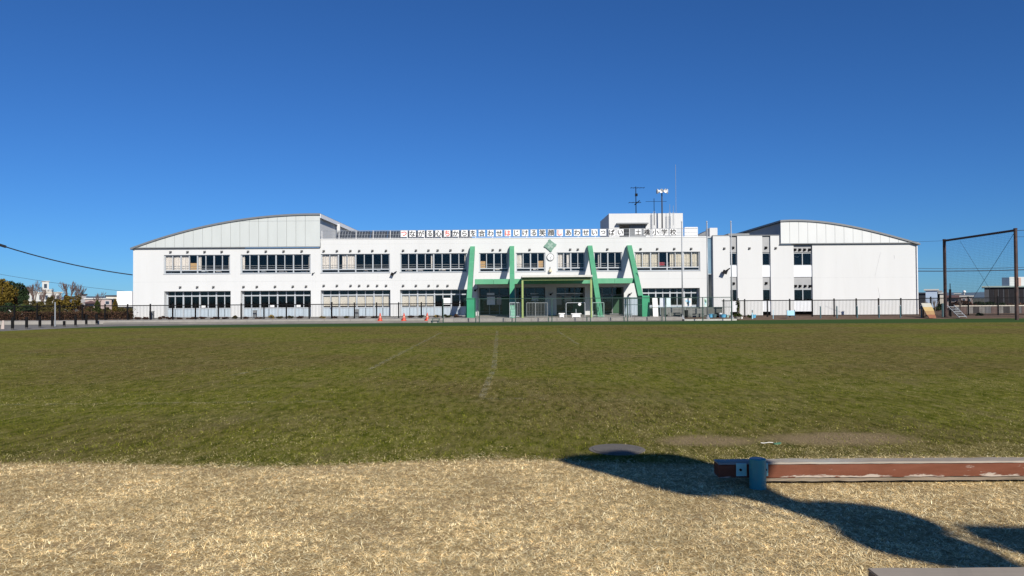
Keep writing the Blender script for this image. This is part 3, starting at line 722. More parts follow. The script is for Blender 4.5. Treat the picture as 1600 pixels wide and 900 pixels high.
# solar panels behind the railing (left half)
sp = thing('solar_array', (fx(620, 366, 71), 71, 7.0), 'row of dark solar panels behind the left half of the rooftop railing', 'solar panels')
px = 524.; sme = None
while px < 722:
    xa, xb = fx(px, 366, 70.6), fx(px+26.5, 366, 70.6)
    if sme is None:
        wdt = xb-xa-.015; q = MB(); q.prism_yz([(0, 0), (0, .05), (.9, 1.16), (.9, 1.1)], 0, wdt); o = q.build('solar_panel', M_solar, None, loc=(0, 0, 0)); sme = o.data; bpy.data.objects.remove(o)
    link('solar_panel', sme, sp, (xa, 70.6, 7.22)); 
    q = MB(); 
    for t in range(1, 6): X = xa+wdt*t/6; q.prism_yz([(70.597, 7.27), (70.593, 7.276), (71.493, 8.386), (71.497, 8.38)], X-.01, X+.01)
    q.tube((xa+.3, 71.6, 7.0), (xa+.3, 71.4, 8.1), .03, n=5); q.tube((xb-.3, 71.6, 7.0), (xb-.3, 71.4, 8.1), .03, n=5); q.tube((xa+.3, 70.75, 7.0), (xa+.3, 70.75, 7.3), .03, n=5)
    q.build('panel_frame', M_alu, sp); px += 26.7

# ------------------------------------------------------------------ aerials, loudspeakers
def mast(px, pyt, pyb, Y, r, name, label, cat, mat_=M_black):
    p, q = P(px, pyt, Y), P(px, pyb, Y); t = thing(name, (q.x, Y, q.z), label, cat); m = MB(); m.tube((q.x, Y, q.z), (q.x, Y, p.z), r, r*.8, 6); m.build('mast', mat_, t); return t, p, q
t, p, q = mast(993.8, 291.5, 334, 75, .05, 'tv_antenna', 'television aerial with two cross elements on the left of the penthouse roof', 'antenna')
m = MB(); z = P(993.8, 293.5, 75).z; m.tube((p.x-.55, 75, z), (p.x+.85, 75, z), .025, n=5)
for dx in (-.5, -.2, .15, .45, .8): m.tube((p.x+dx, 74.6, z), (p.x+dx, 75.4, z), .015, n=4)
m.build('crossbar', M_black, t)
m = MB(); z = P(993.8, 316.5, 75).z; m.tube((p.x-.75, 75, z), (p.x+.5, 75, z), .025, n=5); m.tube((p.x-.2, 74.8, z-.25), (p.x+.35, 75, z+.2), .05, n=5)
for dx in (-.7, -.35, 0, .35): m.tube((p.x+dx, 74.5, z), (p.x+dx, 75.5, z), .015, n=4)
for zz in (304.5, ): m.box(p.x-.1, p.x+.14, 74.9, 75.1, P(993, 306.5, 75).z, P(993, 302.5, 75).z)
m.build('dipole', M_black, t)
t, p, q = mast(1022.3, 310, 352, 72.5, .035, 'tv_antenna', 'thin television aerial with a long cross rod left of the loudspeaker mast', 'antenna')
z = P(1022, 314.8, 72.5).z; m = MB(); m.tube((p.x-.85, 72.5, z), (p.x+1.2, 72.5, z), .018, n=5); m.build('crossbar', M_black, t)
m = MB()
for dx in (-.09, .09): m.tube((q.x+dx, 72.5, 7.3), (q.x+dx, 72.5, P(1022, 330, 72.5).z), .015, n=4)
zz = 7.4
while zz < P(1022, 331, 72.5).z: m.tube((q.x-.09, 72.5, zz), (q.x+.09, 72.5, zz+.1), .01, n=4); zz += .17
m.build('lattice_base', M_steel, t)
t, p, q = mast(1034.7, 297, 358, 72.2, .075, 'loudspeaker_mast', 'dark mast on the penthouse front carrying a cluster of four white horn loudspeakers', 'loudspeaker mast', mat('dark_mast_paint', (.05, .05, .055), .5))
zc = P(1034, 299, 72.2).z
for dx, dy, s in ((-.34, -.05, 1), (.42, -.05, 1), (-.1, -.3, .8), (.15, -.3, .8)):
    m = MB(); c = Vector((p.x, 72.2, zc-.02)); d = Vector((dx, dy, .0)).normalized()
    a0 = c+d*.08; a1 = c+d*.28; a2 = c+d*.52
    m.tube(a0, a1, .06, .09, 10); m.tube(a1, a2, .09, .25*s, 12, caps=False); m.tube(a2, a2+d*.015, .255*s, .25*s, 12, caps=False); m.tube(a1+d*.02, a1+d*.03, .1, .1, 10); m.build('horn', M_white, t)
for px, pyt in ((1046.8, 319), (1052.2, 321)):
    t, p, q = mast(px, pyt, 352, 72.4, .022, 'whip_antenna', 'short thin aerial rod with lattice base, %s of a pair right of the loudspeakers' % ('left' if px < 1050 else 'right'), 'antenna', M_steel)
    m = MB()
    for dx in (-.08, .08): m.tube((q.x+dx, 72.4, 7.5), (q.x+dx, 72.4, P(px, 331, 72.4).z), .014, n=4)
    zz = 7.6
    while zz < P(px, 332, 72.4).z: m.tube((q.x-.08, 72.4, zz), (q.x+.08, 72.4, zz+.1), .009, n=4); zz += .17
    m.build('lattice_base', M_steel, t)
mast(1056.3, 257, 333, 75, .022, 'tall_whip_antenna', 'tallest thin whip aerial on the right of the penthouse roof', 'antenna', M_steel)

# ------------------------------------------------------------------ clock, emblem, lamps on the wall
ck = P(860, 401.8, D); t = thing('wall_clock', (ck.x, D, ck.z), 'round white wall clock above the entrance canopy, below the green emblem', 'clock')
def disc(name, c, r, y0, y1, mat_, parent, n=28):
    m = MB(); m.tube((c.x, y0, c.z), (c.x, y1, c.z), r, n=n); return m.build(name, mat_, parent)
disc('rim', ck, .345, D-.1, D-.001, M_trim, t); disc('face', ck, .285, D-.106, D-.1, M_white, t)
m = MB(); m.tube((ck.x, D-.118, ck.z), (ck.x+.15, D-.118, ck.z+.05), .022, n=4); m.tube((ck.x, D-.118, ck.z), (ck.x+.03, D-.118, ck.z-.23), .018, n=4)
m.build('hands', M_letter, t)
m = MB()
for h in range(12):
    a = h*math.pi/6; m.tube((ck.x+.24*math.sin(a), D-.11, ck.z+.24*math.cos(a)), (ck.x+.28*math.sin(a), D-.11, ck.z+.28*math.cos(a)), .016, n=4)
m.build('hour_marks', M_letter, t)
em = P(859.7, 383.7, D); t = thing('school_emblem', (em.x, D, em.z), 'sage green pinwheel diamond emblem on the wall above the clock', 'emblem')
# pinwheel diamond: four rotated arms with rounded corner lobes
pts = []
for k in range(4):
    a = k*math.pi/2+R(8)
    for (r, da) in ((.57, -.2), (.62, -.08), (.625, .06), (.58, .17), (.50, .22), (.445, .5), (.44, .85), (.48, 1.2)):
        pts.append((em.x+r*math.cos(a+da)*.93, em.z+r*math.sin(a+da)*.93))
m = MB(); m.prism_xz(pts, D-.12, D-.002); m.build('diamond', M_emb, t)
m = MB()
for k in range(4):
    a = k*math.pi/2+R(45); d = .2
    m.tube((em.x+d*math.cos(a), D-.13, em.z+d*math.sin(a)), (em.x+d*math.cos(a), D-.119, em.z+d*math.sin(a)), .11, n=14)
m.tube((em.x, D-.135, em.z), (em.x, D-.119, em.z), .12, n=14); m.build('flower', M_emb2, t)
def floodlight(px, py, s, label, Y=D):
    c = P(px, py, Y); t = thing('floodlight', (c.x, Y, c.z), label, 'floodlight')
    m = MB(); m.tube((c.x, Y-.001, c.z-.05*s), (c.x, Y-.25*s, c.z), .03*s, n=6); m.build('bracket', M_black, t)
    m = MB(); m.add([(c.x-.22*s, Y-.2*s, c.z-.12*s), (c.x+.05*s, Y-.2*s, c.z-.2*s), (c.x+.15*s, Y-.2*s, c.z+.02*s), (c.x-.1*s, Y-.2*s, c.z+.12*s),
           (c.x-.26*s, Y-.45*s, c.z-.16*s), (c.x+.05*s, Y-.45*s, c.z-.26*s), (c.x+.17*s, Y-.4*s, c.z+.0*s), (c.x-.12*s, Y-.4*s, c.z+.12*s)],
          [(0,1,2,3),(7,6,5,4),(0,4,5,1),(1,5,6,2),(2,6,7,3),(3,7,4,0)]); m.build('lamp_head', M_black, t)
    m = MB(); m.tube((c.x+.1*s, Y-.22*s, c.z+.05*s), (c.x+.38*s, Y-.22*s, c.z+.22*s), .05*s, n=6); m.build('visor', M_black, t)
floodlight(614.5, 427.5, .9, 'small black floodlight on the white wall between the third and fourth upper windows')
floodlight(1131.5, 424, 1.2, 'larger black floodlight on the white wall right of the tall glass strip')
floodlight(489.5, 427.3, .4, 'tiny dark floodlight on the wall right of the second upper window')
floodlight(860.5, 459.5, .55, 'small dark lamp on the pillar between the entrance doors')
floodlight(983.5, 459.5, .6, 'dark lamp on the white pier beside the rightmost entrance door')
floodlight(743, 453, .6, 'dark lamp on the pier beside the leftmost green strut')
c = P(859.5, 421, D); t = thing('wall_bell', (c.x, D, c.z), 'small pale bell-shaped fitting below the clock', 'bell')
m = MB(); m.lathe((c.x, D-.18, c.z-.25), [(.15, 0), (.16, .08), (.12, .2), (.05, .3)], 12); m.build('bell', mat('pale_brass', (.55, .5, .35), .4), t)
m = MB(); m.tube((c.x, D-.001, c.z+.22), (c.x, D-.18, c.z+.22), .02, n=6); m.tube((c.x, D-.18, c.z+.04), (c.x, D-.18, c.z+.24), .02, n=6); m.build('bracket', M_black, t)

# ------------------------------------------------------------------ flagpoles
fl = None
for px, pyt, lb in ((1066.6, 348, 'leftmost of three grey flagpoles in front of the school, before the curtained upper window'), (1106, 347.5, 'middle of three grey flagpoles, in front of the tall glass strip'), (1143.6, 347, 'rightmost of three grey flagpoles, before the grey panelled window strip')):
    Y = 58.6; p, q = P(px, pyt, Y), P(px, 497, Y)
    if fl is None:
        fl = thing('flagpole', (q.x, Y, .1), lb, 'flagpole', 'flagpoles in front of the school')
        h = p.z-.1; m = MB(); m.tube((q.x, Y, .1), (q.x, Y, p.z), .06, .035, 10); m.build('pole', M_steel, fl, smooth=True)
        m = MB(); m.lathe((q.x, Y, p.z), [(.03, 0), (.06, .04), (.06, .09), (.02, .13)], 10); m.build('finial', M_alul, fl)
        m = MB(); m.lathe((q.x, Y, .08), [(.16, 0), (.16, .08), (.08, .14), (.065, .3)], 12); m.build('base_collar', M_steel, fl)
        m = MB(); m.tube((q.x+.08, Y-.01, 1.1), (q.x+.05, Y-.01, p.z-.05), .006, n=4); m.build('halyard', M_white, fl)
    else: dup(fl, (q.x, Y, .1), lb)

# ------------------------------------------------------------------ fences
def picket_fence(name, label, pxs, Y, zb, zt, mat_, pitch=.115, extra=0, rail_px=None):
    X0, X1 = fx(rail_px[0], 485, Y), fx(rail_px[1], 485, Y)
    t = thing(name, ((X0+X1)/2, Y, zb), label, 'fence')
    pm = MB(); pm.box(-.045, .045, -.045, .045, 0, zt-zb+.1); o = pm.build('post', mat_, None, loc=(0, 0, 0)); me = o.data; bpy.data.objects.remove(o)
    for px in pxs: link('post', me, t, (fx(px, 485, Y), Y, zb))
    m = MB(); m.box(X0, X1, Y-.03, Y+.03, zt-.07, zt); m.build('top_rail', mat_, t)
    m = MB(); m.box(X0, X1, Y-.02, Y+.02, zb+.1, zb+.14); m.build('bottom_rail', mat_, t)
    m = MB(); x = X0+pitch/2
    while x < X1: m.box(x-.007, x+.007, Y-.007, Y+.007, zb+.14, zt-.07); x += pitch
    o = m.build('pickets', mat_, t); o['kind'] = 'stuff'; return t
FY = 60.3
lp = [234.9-35.4*i for i in range(1, 12)][::-1]+[234.9, 270, 305.6, 341.4, 376.9, 412.5, 447.6, 483.2, 518.4, 553.6, 588.4, 623, 658.4, 691]
picket_fence('picket_fence', 'long black picket fence on the kerb before the left half of the school', lp, FY, ZP, 1.45, M_black, rail_px=(-170, 722))
rp = [1130+1, 1163.7, 1199, 1234, 1269, 1303.4, 1338, 1373, 1407.8]
picket_fence('picket_fence', 'black metal picket fence in front of the right gable wing', rp, 61.5, .11, 1.52, M_black, rail_px=(1128, 1436))
picket_fence('picket_fence', 'black metal picket fence behind the ball net at the right edge', [1454.5, 1484, 1513, 1559.5, 1606, 1650], 62.5, .05, 1.62, M_black, rail_px=(1436, 1680))
# dark green mesh fence in front of the entrance
MY = 55.35; t = thing('mesh_fence', (fx(900, 500, MY), MY, 0), 'dark green wire mesh fence across the front of the entrance', 'fence')
pm = MB(); pm.tube((0, 0, 0), (0, 0, 1.78), .038, n=8); o = pm.build('post', M_greenf, None, loc=(0, 0, 0)); me = o.data; bpy.data.objects.remove(o)
pm = MB(); pm.tube((0, 0, 0), (0, 0, .36), .04, n=8); o = pm.build('brace_stub', M_greenf, None, loc=(0, 0, 0)); me2 = o.data; bpy.data.objects.remove(o)
mp = [692.4, 748.8, 805.6, 862.3, 922.5, 980.5, 1039.8, 1098, 1143]
for px in mp: link('post', me, t, (fx(px, 485, MY), MY, 0))
for px in mp[1:-2]: link('brace_stub', me2, t, (fx(px-5.5, 500, MY), MY-.02, 0))
X0, X1 = fx(725, 470, MY), fx(1143, 470, MY)
m = MB(); m.tube((X0, MY, 1.76), (X1, MY, 1.76), .025, n=6); m.build('top_rail', M_greenf, t)
m = MB(); m.tube((fx(974, 470, MY), MY, 1.25), (fx(1003, 470, MY), MY, 1.25), .02, n=6); m.tube((fx(1015, 470, MY), MY, 1.03), (X1, MY, 1.03), .016, n=6); m.build('middle_rail', M_greenf, t)
m = MB(); x = X0
while x < X1: m.box(x-.0022, x+.0022, MY-.002, MY+.002, .4, 1.75); x += .07
z = .42
while z < 1.75: m.box(X0, X1, MY-.0025, MY+.0015, z-.002, z+.002); z += .09
o = m.build('wire_mesh', M_greenf, t); o['kind'] = 'stuff'
# folded mesh gate leaves stacked by the right strut
t = thing('folding_gate', (fx(979, 495, 57.9), 57.9, ZP), 'folded stack of dark mesh gate leaves before the pale panel beside the right green strut', 'gate')
for i in range(7):
    X = fx(975.5+i*1.9, 480, 58.0); m = MB(); m.tube((X, 58.0+.05*(i % 2), ZP+.0), (X, 58.0+.05*(i % 2), 1.75), .016, n=6); m.build('upright', M_greenf if i % 2 else M_alu, t)
m = MB(); m.tube((fx(975, 466, 58.0), 58.0, 1.72), (fx(1003, 466, 58.0), 58.0, 1.72), .03, n=6); m.tube((fx(975, 466, 58.0), 58.0, .5), (fx(988, 466, 58.0), 58.0, .5), .02, n=6); m.build('rail', M_greenf, t)
# pale corrugated screen between door and right strut
t = thing('corrugated_screen', (fx(989, 480, 66), 66, ZP), 'pale blue corrugated screen behind the folded gate', 'screen')
xa, xb = fx(975.5, 480, 66), fx(1003, 480, 66); q = MB(); nn = 44; V = []
for i in range(nn+1): X = xa+(xb-xa)*i/nn; yy = 66+.03*math.sin(i*1.6); V += [(X, yy, ZP), (X, yy, 1.85), (X, yy+.01, 1.85), (X, yy+.01, ZP)]
for i in range(nn): a = 4*i; q.f += [(a, a+4, a+5, a+1), (a+3, a+2, a+6, a+7), (a+1, a+5, a+6, a+2)]
q.v = [tuple(v) for v in V]; q.build('sheet', M_panelb, t)
# white framed hurdles / gates in front of the porch
def hurdle(px0, px1, pyt, Y, label, mat_, bars=5, cross=False, zb=ZP):
    X0, X1 = fx(px0, 480, Y), fx(px1, 480, Y); zt = fz((px0+px1)/2, pyt, Y); t = thing('gate_panel', ((X0+X1)/2, Y, zb), label, 'gate')
    m = MB(); r = .03; m.tube((X0, Y, zb), (X0, Y, zt), r, n=6); m.tube((X1, Y, zb), (X1, Y, zt), r, n=6); m.tube((X0, Y, zt), (X1, Y, zt), r, n=6); m.tube((X0, Y, zb+.1), (X1, Y, zb+.1), r, n=6); m.build('frame', mat_, t)
    m = MB()
    for i in range(1, bars): x = X0+(X1-X0)*i/bars; m.tube((x, Y, zb+.1), (x, Y, zt), .012, n=5)
    if cross: m.tube((X0+.3, Y-.03, zb+.1), (X1-.3, Y-.03, zt), .02, n=5); m.tube((X1-.3, Y-.03, zb+.1), (X0+.3, Y-.03, zt), .02, n=5)
    m.build('bars', mat_ if not cross else M_greenf, t)
mg = mat('pale_green_metal', (.3, .42, .38), .5)
hurdle(796.5, 813.5, 473, 58.9, 'white framed barred gate panel standing before the second green strut', M_alul, 7)
hurdle(823, 836.5, 473.2, 59.4, 'grey framed gate panel under the left end of the canopy', M_trim, 6)
hurdle(837, 855.5, 473.2, 59.4, 'grey framed gate panel left of the entrance pillar', M_trim, 8)
hurdle(925.5, 943.5, 473, 58.9, 'pale green gate panel with crossed braces right of the canopy post', mg, 7, True)
# box postbox-like green cabinet
t = thing('green_cabinet', (fx(801.5, 490, 59.3), 59.3, ZP), 'small mint green house-shaped cabinet behind the white gate panel', 'cabinet')
X = fx(801.5, 490, 59.3); m = MB(); m.box(X-.18, X+.18, 59.2, 59.5, ZP, .95); m.build('body', mat('mint_paint', (.2, .5, .36), .5), t); m = MB(); m.prism_xz([(X-.22, .95), (X+.22, .95), (X+.05, 1.18), (X-.16, 1.18)], 59.15, 59.55); m.build('roof', MATS['mint_paint'], t)
for i in range(2): boxpart('drawer_line', X-.15, X+.15, 59.19, 59.2, .45+.25*i, .47+.25*i, M_greend, t)
# white benches and small goal
def bench(px0, px1, pyt, pyb, Y, label, mat_=M_white):
    X0, X1 = fx(px0, 490, Y), fx(px1, 490, Y); zt = fz(px0, pyt, Y); t = thing('white_bench', ((X0+X1)/2, Y, ZP), label, 'bench')
    m = MB(); m.bevbox(X0, X1, Y, Y+.45, zt-.08, zt, .01); m.build('seat', mat_, t)
    for a in (X0+.08, X1-.14): boxpart('leg', a, a+.06, Y+.05, Y+.4, ZP, zt-.08, mat_, t)
    boxpart('front_board', X0+.14, X1-.14, Y+.03, Y+.05, ZP+.03, zt-.08, mat_, t)
bench(873, 883, 489.3, 495, 59.2, 'short white bench beside the entrance pillar')
bench(892.5, 908.5, 489.6, 495, 59.0, 'longer white bench before the third entrance door')
t = thing('pipe_frame', (fx(897, 490, 59.8), 59.8, ZP), 'white pipe frame with a round white sign behind the benches', 'frame')
m = MB(); Xa, Xb = fx(884.5, 480, 59.8), fx(914, 480, 59.8); zt = fz(900, 473, 59.8); m.path([(Xa, 59.8, ZP), (Xa, 59.8, zt-.08), (Xa+.08, 59.8, zt), (Xb, 59.8, zt), (Xb, 59.8, ZP)], .025); m.tube((fx(900, 480, 59.8), 59.8, ZP), (fx(900, 480, 59.8), 59.8, zt-.5), .03, n=6); m.build('pipes', M_alul, t)
c = P(905.7, 475.5, 59.7); m = MB(); m.tube((c.x, 59.68, c.z), (c.x, 59.7, c.z), .12, n=16); m.build('round_sign', M_white, t)
# boards on the right of the entrance
def board(px0, px1, pyt, pyb, Y, label, mat_, lean=0, legs=True, name='notice_board', art=False, cat='board', zb=None):
    X0, X1 = fx(px0, 480, Y), fx(px1, 480, Y); zt, zb_ = fz(px0, pyt, Y), fz(px0, pyb, Y)
    t = thing(name, ((X0+X1)/2, Y, ZP), label, cat); m = MB(); m.add([(X0, Y, zb_), (X1, Y, zb_), (X1, Y+lean, zt), (X0, Y+lean, zt), (X0, Y+.04, zb_), (X1, Y+.04, zb_), (X1, Y+lean+.04, zt), (X0, Y+lean+.04, zt)], [(0,1,2,3),(7,6,5,4),(0,4,5,1),(1,5,6,2),(2,6,7,3),(3,7,4,0)]); m.build('panel', mat_, t)
    if legs and zb_ > ZP+.1:
        for a in (X0+.05, X1-.05): 
            m = MB(); m.tube((a, Y+.02, ZP), (a, Y+.02, zb_), .02, n=6); m.build('leg', M_alu, t)
    if art:
        for i in range(4):
            a = X0+(X1-X0)*random.uniform(.1, .6); b_ = zb_+(zt-zb_)*random.uniform(.1, .6)
            boxpart('picture', a, a+(X1-X0)*.28, Y-.008-.003*i, Y-.002-.003*i, b_, b_+(zt-zb_)*.3, random.choice([M_teal, M_cyan, mat('leaf_green_print', (.2, .4, .2), .7)]), t)
    return t
board(1020.5, 1028.5, 465.5, 494.5, 59.2, 'tall white board leaning upright beside the right green footing', M_conew, lean=.3, legs=False)
board(1031, 1039, 465.5, 479.3, 61, 'plain pale notice board right of the leaning white board', mat('pale_grey_board', (.62, .65, .7), .6))
board(1041.3, 1048, 465.5, 479.3, 61.2, 'plain whitish blue notice board, second from the leaning white board', mat('pale_blue_board', (.6, .72, .75), .6))
board(1069.5, 1080.5, 466, 478.5, 61, 'pale notice board with blue pictures right of the left flagpole', M_conew, art=True)
board(1100.5, 1106, 466, 479, 61, 'narrow pale board beside the middle flagpole', mat('pale_mint_board', (.6, .75, .68), .6), art=True)
# dark low walls with planters in front of the right part
t = thing('low_wall', (fx(1050, 487, 62.5), 62.5, ZP), 'dark grey low wall below the rightmost lower window', 'wall')
q = MB(); 
for a, b_ in ((1014.5, 1036), (1036, 1058), (1058, 1079), (1079, 1100), (1100, 1129)): mm = MB(); mm.box(fx(a, 487, 62.5)+.01, fx(b_, 487, 62.5)-.01, 62.5, 62.7, .1, fz(1060, 480, 62.5)); mm.build('wall_panel', mat('dark_grey_green_panel', (.12, .13, .12), .8, .2), t)
def planter_bench(px0, px1, pyt, pyb, Y, label):
    X0, X1 = fx(px0, 490, Y), fx(px1, 490, Y); zt, zb_ = fz(px0, pyt, Y), fz(px0, pyb, Y); t = thing('long_bench', ((X0+X1)/2, Y, ZP), label, 'bench')
    m = MB(); 
    for i in range(3): m.box(X0, X1, Y+.13*i, Y+.13*i+.11, zt-.05, zt)
    m.build('seat', mat('weathered_grey_wood', (.2, .2, .19), .8, .2), t)
    for i in range(3): mm = MB(); mm.box(X0, X1, Y+.42, Y+.45, zt+.1+.14*i, zt+.21+.14*i); mm.build('back_slat', MATS['weathered_grey_wood'], t)
    for a in (X0+.05, X1-.12): boxpart('leg', a, a+.07, Y, Y+.46, ZP, zt-.05, M_black, t)
planter_bench(1041, 1068, 490.5, 495, 59.6, 'long weathered bench left of the left flagpole')
planter_bench(1075, 1105, 492, 496, 59.6, 'long weathered bench between the left and middle flagpoles')
# small bins and blue buckets
def bucket(px, pyt, pyb, Y, wd, mat_, label, name='bucket', z0=None):
    p, q = P(px, pyt, Y), P(px, pyb, Y); z0 = max(q.z, .1); h = max(p.z-z0, .15); t = thing(name, (p.x, Y, z0), label, name.replace('_', ' '))
    m = MB(); m.lathe((p.x, Y, z0), [(wd*.38, 0), (wd*.5, h*.93), (wd*.54, h*.94), (wd*.54, h), (wd*.46, h)], 14); m.build('body', mat_, t); return t
bl = mat('sky_blue_plastic', (.1, .38, .6), .5)
bucket(1110.5, 490.5, 496, 59.3, .45, bl, 'blue bucket right of the middle flagpole, left of a pair'); bucket(1116, 491, 496, 59.2, .4, M_teal, 'teal bucket right of the middle flagpole, right of a pair')
bucket(1130, 491, 496, 59.3, .5, bl, 'blue bucket left of the rightmost flagpole'); bucket(1136, 492, 496, 59.4, .35, mg, 'pale green bucket nearest the rightmost flagpole')
bucket(1125.5, 489, 496, 59.5, .25, M_conew, 'small cream bin between the blue buckets', 'bin'); bucket(1121.5, 488.5, 496, 59.8, .3, M_black, 'small black bin between the blue buckets', 'bin')
bucket(1072.3, 484.5, 496, 59.1, .3, M_black, 'black cylindrical bin just right of the left flagpole', 'bin')
bucket(1177.5, 491.5, 497, 60, .4, bl, 'blue bucket behind the light blue post in front of the right fence')
bucket(1158.8, 496.5, 501, 57.3, .2, M_conew, 'small white pot on the lawn edge by the rightmost flagpole', 'pot')
bucket(1152.5, 497.5, 501, 57.2, .45, M_conc, 'pale concrete pot on the lawn edge by the rightmost flagpole', 'pot')

# ------------------------------------------------------------------ left yard small things
def utility(px, pyt, pyb, Y, label, mat_=M_trim):
    p, q = P(px, pyt, Y), P(px, pyb, Y); t = thing('utility_box', (p.x, Y, ZP), label, 'utility box'); m = MB(); m.bevbox(p.x-.15, p.x+.15, Y, Y+.25, ZP, p.z, .015); m.build('cabinet', mat_, t); boxpart('lid', p.x-.17, p.x+.17, Y-.02, Y+.27, p.z+.002, p.z+.04, mat_, t)
utility(236, 487, 499, 61.5, 'small grey utility box at the left corner of the school')
utility(397.5, 485.5, 498, 61.5, 'small grey utility box below the second lower window')
utility(557, 484, 497, 61.5, 'small grey utility box below the third lower window')
t = thing('pump', (fx(518.3, 490, 60.9), 60.9, ZP), 'dark stand with a white tag in front of the beige blinds', 'stand')
X = fx(518.3, 490, 60.9); m = MB(); m.tube((X, 60.9, ZP), (X, 60.9, 1.5), .07, n=8); m.lathe((X, 60.9, 1.5), [(.07, 0), (.1, .04), (.04, .1)], 8); m.build('column', M_black, t); boxpart('tag', X-.1, X+.1, 60.8, 60.82, 1.0, 1.15, M_white, t)
# cones
def cone(px, py, label, first=None):
    g = G(px, py); 
    if first: return dup(first, (g.x, 57.2, .12), label)
    t = thing('traffic_cone', (g.x, 57.2, .12), label, 'traffic cone', 'orange cones before the kerb'); g.y = 57.2
    m = MB(); m.bevbox(g.x-.19, g.x+.19, g.y-.19, g.y+.19, .122, .16, .01); m.build('base', M_orange, t)
    m = MB(); m.lathe((g.x, g.y, .16), [(.145, 0), (.10, .22), (.06, .42), (.03, .55), (.02, .57)], 16); m.build('body', M_orange, t, smooth=False)
    m = MB(); m.lathe((g.x, g.y, .38), [(.101, 0), (.079, .11)], 16); m.build('collar', mat('pink_reflector', (.65, .25, .17), .4), t)
    return t
c1 = cone(597.4, 503.4, 'orange traffic cone below the third lower window, leftmost of three')
cone(633.8, 503.2, 'orange traffic cone in the middle, left edge of the fourth lower window', c1); cone(669.6, 503, 'orange traffic cone beside the concrete block, rightmost of three', c1)
X0, X1 = fx(671, 500, 56.5), fx(689, 500, 56.5)
m = MB(); m.bevbox(X0, X1, 55.3, 55.8, .003, .30, .02); tag(m.build('concrete_block', M_conc), 'pale concrete block on the ground right of the rightmost cone', 'block')
m = MB(); X = fx(687.5, 500, 55.9); m.box(X-.5, X+.1, 55.0, 55.05, .28, .33); m.box(X-.02, X+.03, 55.0, 55.05, .0, .28); m.box(X-.48, X-.43, 55.0, 55.05, 0, .28); tag(m.build('low_barrier', M_greenf), 'tiny dark green barrier in front of the concrete block', 'barrier')
# bollards along the left path
bo = None
names = ['leftmost', 'second', 'third', 'fourth', 'fifth', 'sixth', 'seventh', 'rightmost']
for i, (px, pt, pb) in enumerate(((19.5, 496, 515.4), (41.5, 496.3, 513.8), (62.3, 496, 512.2), (81.8, 495, 511.3), (100.3, 501.5, 510.6), (118, 494.5, 510), (134.8, 494, 508.2), (151, 493.6, 507))):
    g = G(px, pb); h = P(px, pt, g.y).z; lb = '%s black bollard of the row along the left path%s' % (names[i], ', shorter than the rest' if i == 4 else '')
    if bo is None or i == 4:
        t = thing('bollard', (g.x, g.y, 0), lb, 'bollard', 'black bollards along the left path')
        m = MB(); r = .085; m.lathe((g.x, g.y, .1), [(r, 0), (r, h-.14), (r*.8, h-.1)], 12); m.build('body', M_black, t)
        m = MB(); m.lathe((g.x, g.y, 0), [(r*.9, 0), (r*.9, .1)], 12); m.build('foot', mat('dusty_black_metal', (.09, .085, .08), .8), t)
        if bo is None: bo = t
    else: dup(bo, (g.x, g.y, 0), lb)
g = G(5, 514); m = MB(); m.tube((g.x, g.y, 0), (g.x, g.y, .55), .07, .06, 10); m.tube((g.x-.12, g.y, 0), (g.x-.05, g.y, .4), .04, n=6); tag(m.build('stake', mat('pale_pink_plaster', (.5, .42, .38), .8)), 'pale stake at the far left end of the bollard row', 'stake')
g = G(86, 510); m = MB(); m.tube((g.x, g.y, 0), (g.x, g.y, P(86, 472, g.y).z), .045, .04, 8); tag(m.build('grey_pole', M_steel), 'thin grey pole standing among the left bollards', 'pole')

# ------------------------------------------------------------------ right side: posts, sign, ramp, steps, ball net
tp = None
pl = [(1274.3, 479), (1307.6, 479.3), (1339.3, 480), (1373.5, 480), (1406.8, 480.5), (1439.8, 478)]
nm = ['leftmost', 'second', 'third', 'fourth', 'fifth', 'rightmost']
for i, (px, pt) in enumerate(pl):
    g = G(px, 497.2, .05); lb = '%s teal post of the row at the lawn edge before the right gable' % nm[i]
    if tp is None:
        tp = thing('teal_post', (g.x, 58.6, .04), lb, 'post', 'teal posts at the lawn edge'); h = P(px, pt, 58.6).z
        m = MB(); m.tube((g.x, 58.6, .04), (g.x, 58.6, h), .055, .05, 10); m.build('shaft', M_teal, tp); m = MB(); m.lathe((g.x, 58.6, h), [(.06, 0), (.06, .03), (.02, .06)], 10); m.build('cap', M_alul, tp)
        tx = g.x
    else: dup(tp, (fx(px, 490, 58.6), 58.6, .04), lb)
t = thing('play_sign', (fx(1235, 490, 58.5), 58.5, .04), 'light blue rectangular board on two pale posts before the right fence', 'sign')
c = P(1235.5, 489, 58.5); m = MB(); m.bevbox(c.x-.29, c.x+.29, 58.47, 58.5, c.z-.19, c.z+.19, .005); m.build('board', M_cyan, t)
for a in (-.3, .32): m = MB(); m.tube((c.x+a, 58.52, .04), (c.x+a, 58.52, c.z+.25), .025, n=6); m.build('post', M_teal, t)
for px, lb in ((1175.5, 'light blue post with a dark band left of the right fence sign'), (1208, 'thin pale post left of the light blue board')):
    g = fx(px, 490, 58.4); t = thing('pale_post', (g, 58.4, .04), lb, 'post'); m = MB(); m.tube((g, 58.4, .04), (g, 58.4, fz(px, 484, 58.4)), .05 if px < 1200 else .025, n=8); m.build('shaft', mat('sky_paint', (.35, .6, .7), .5), t)
    if px < 1200: m = MB(); m.lathe((g, 58.4, .55), [(.055, 0), (.055, .2)], 10); m.build('band', M_trim, t)
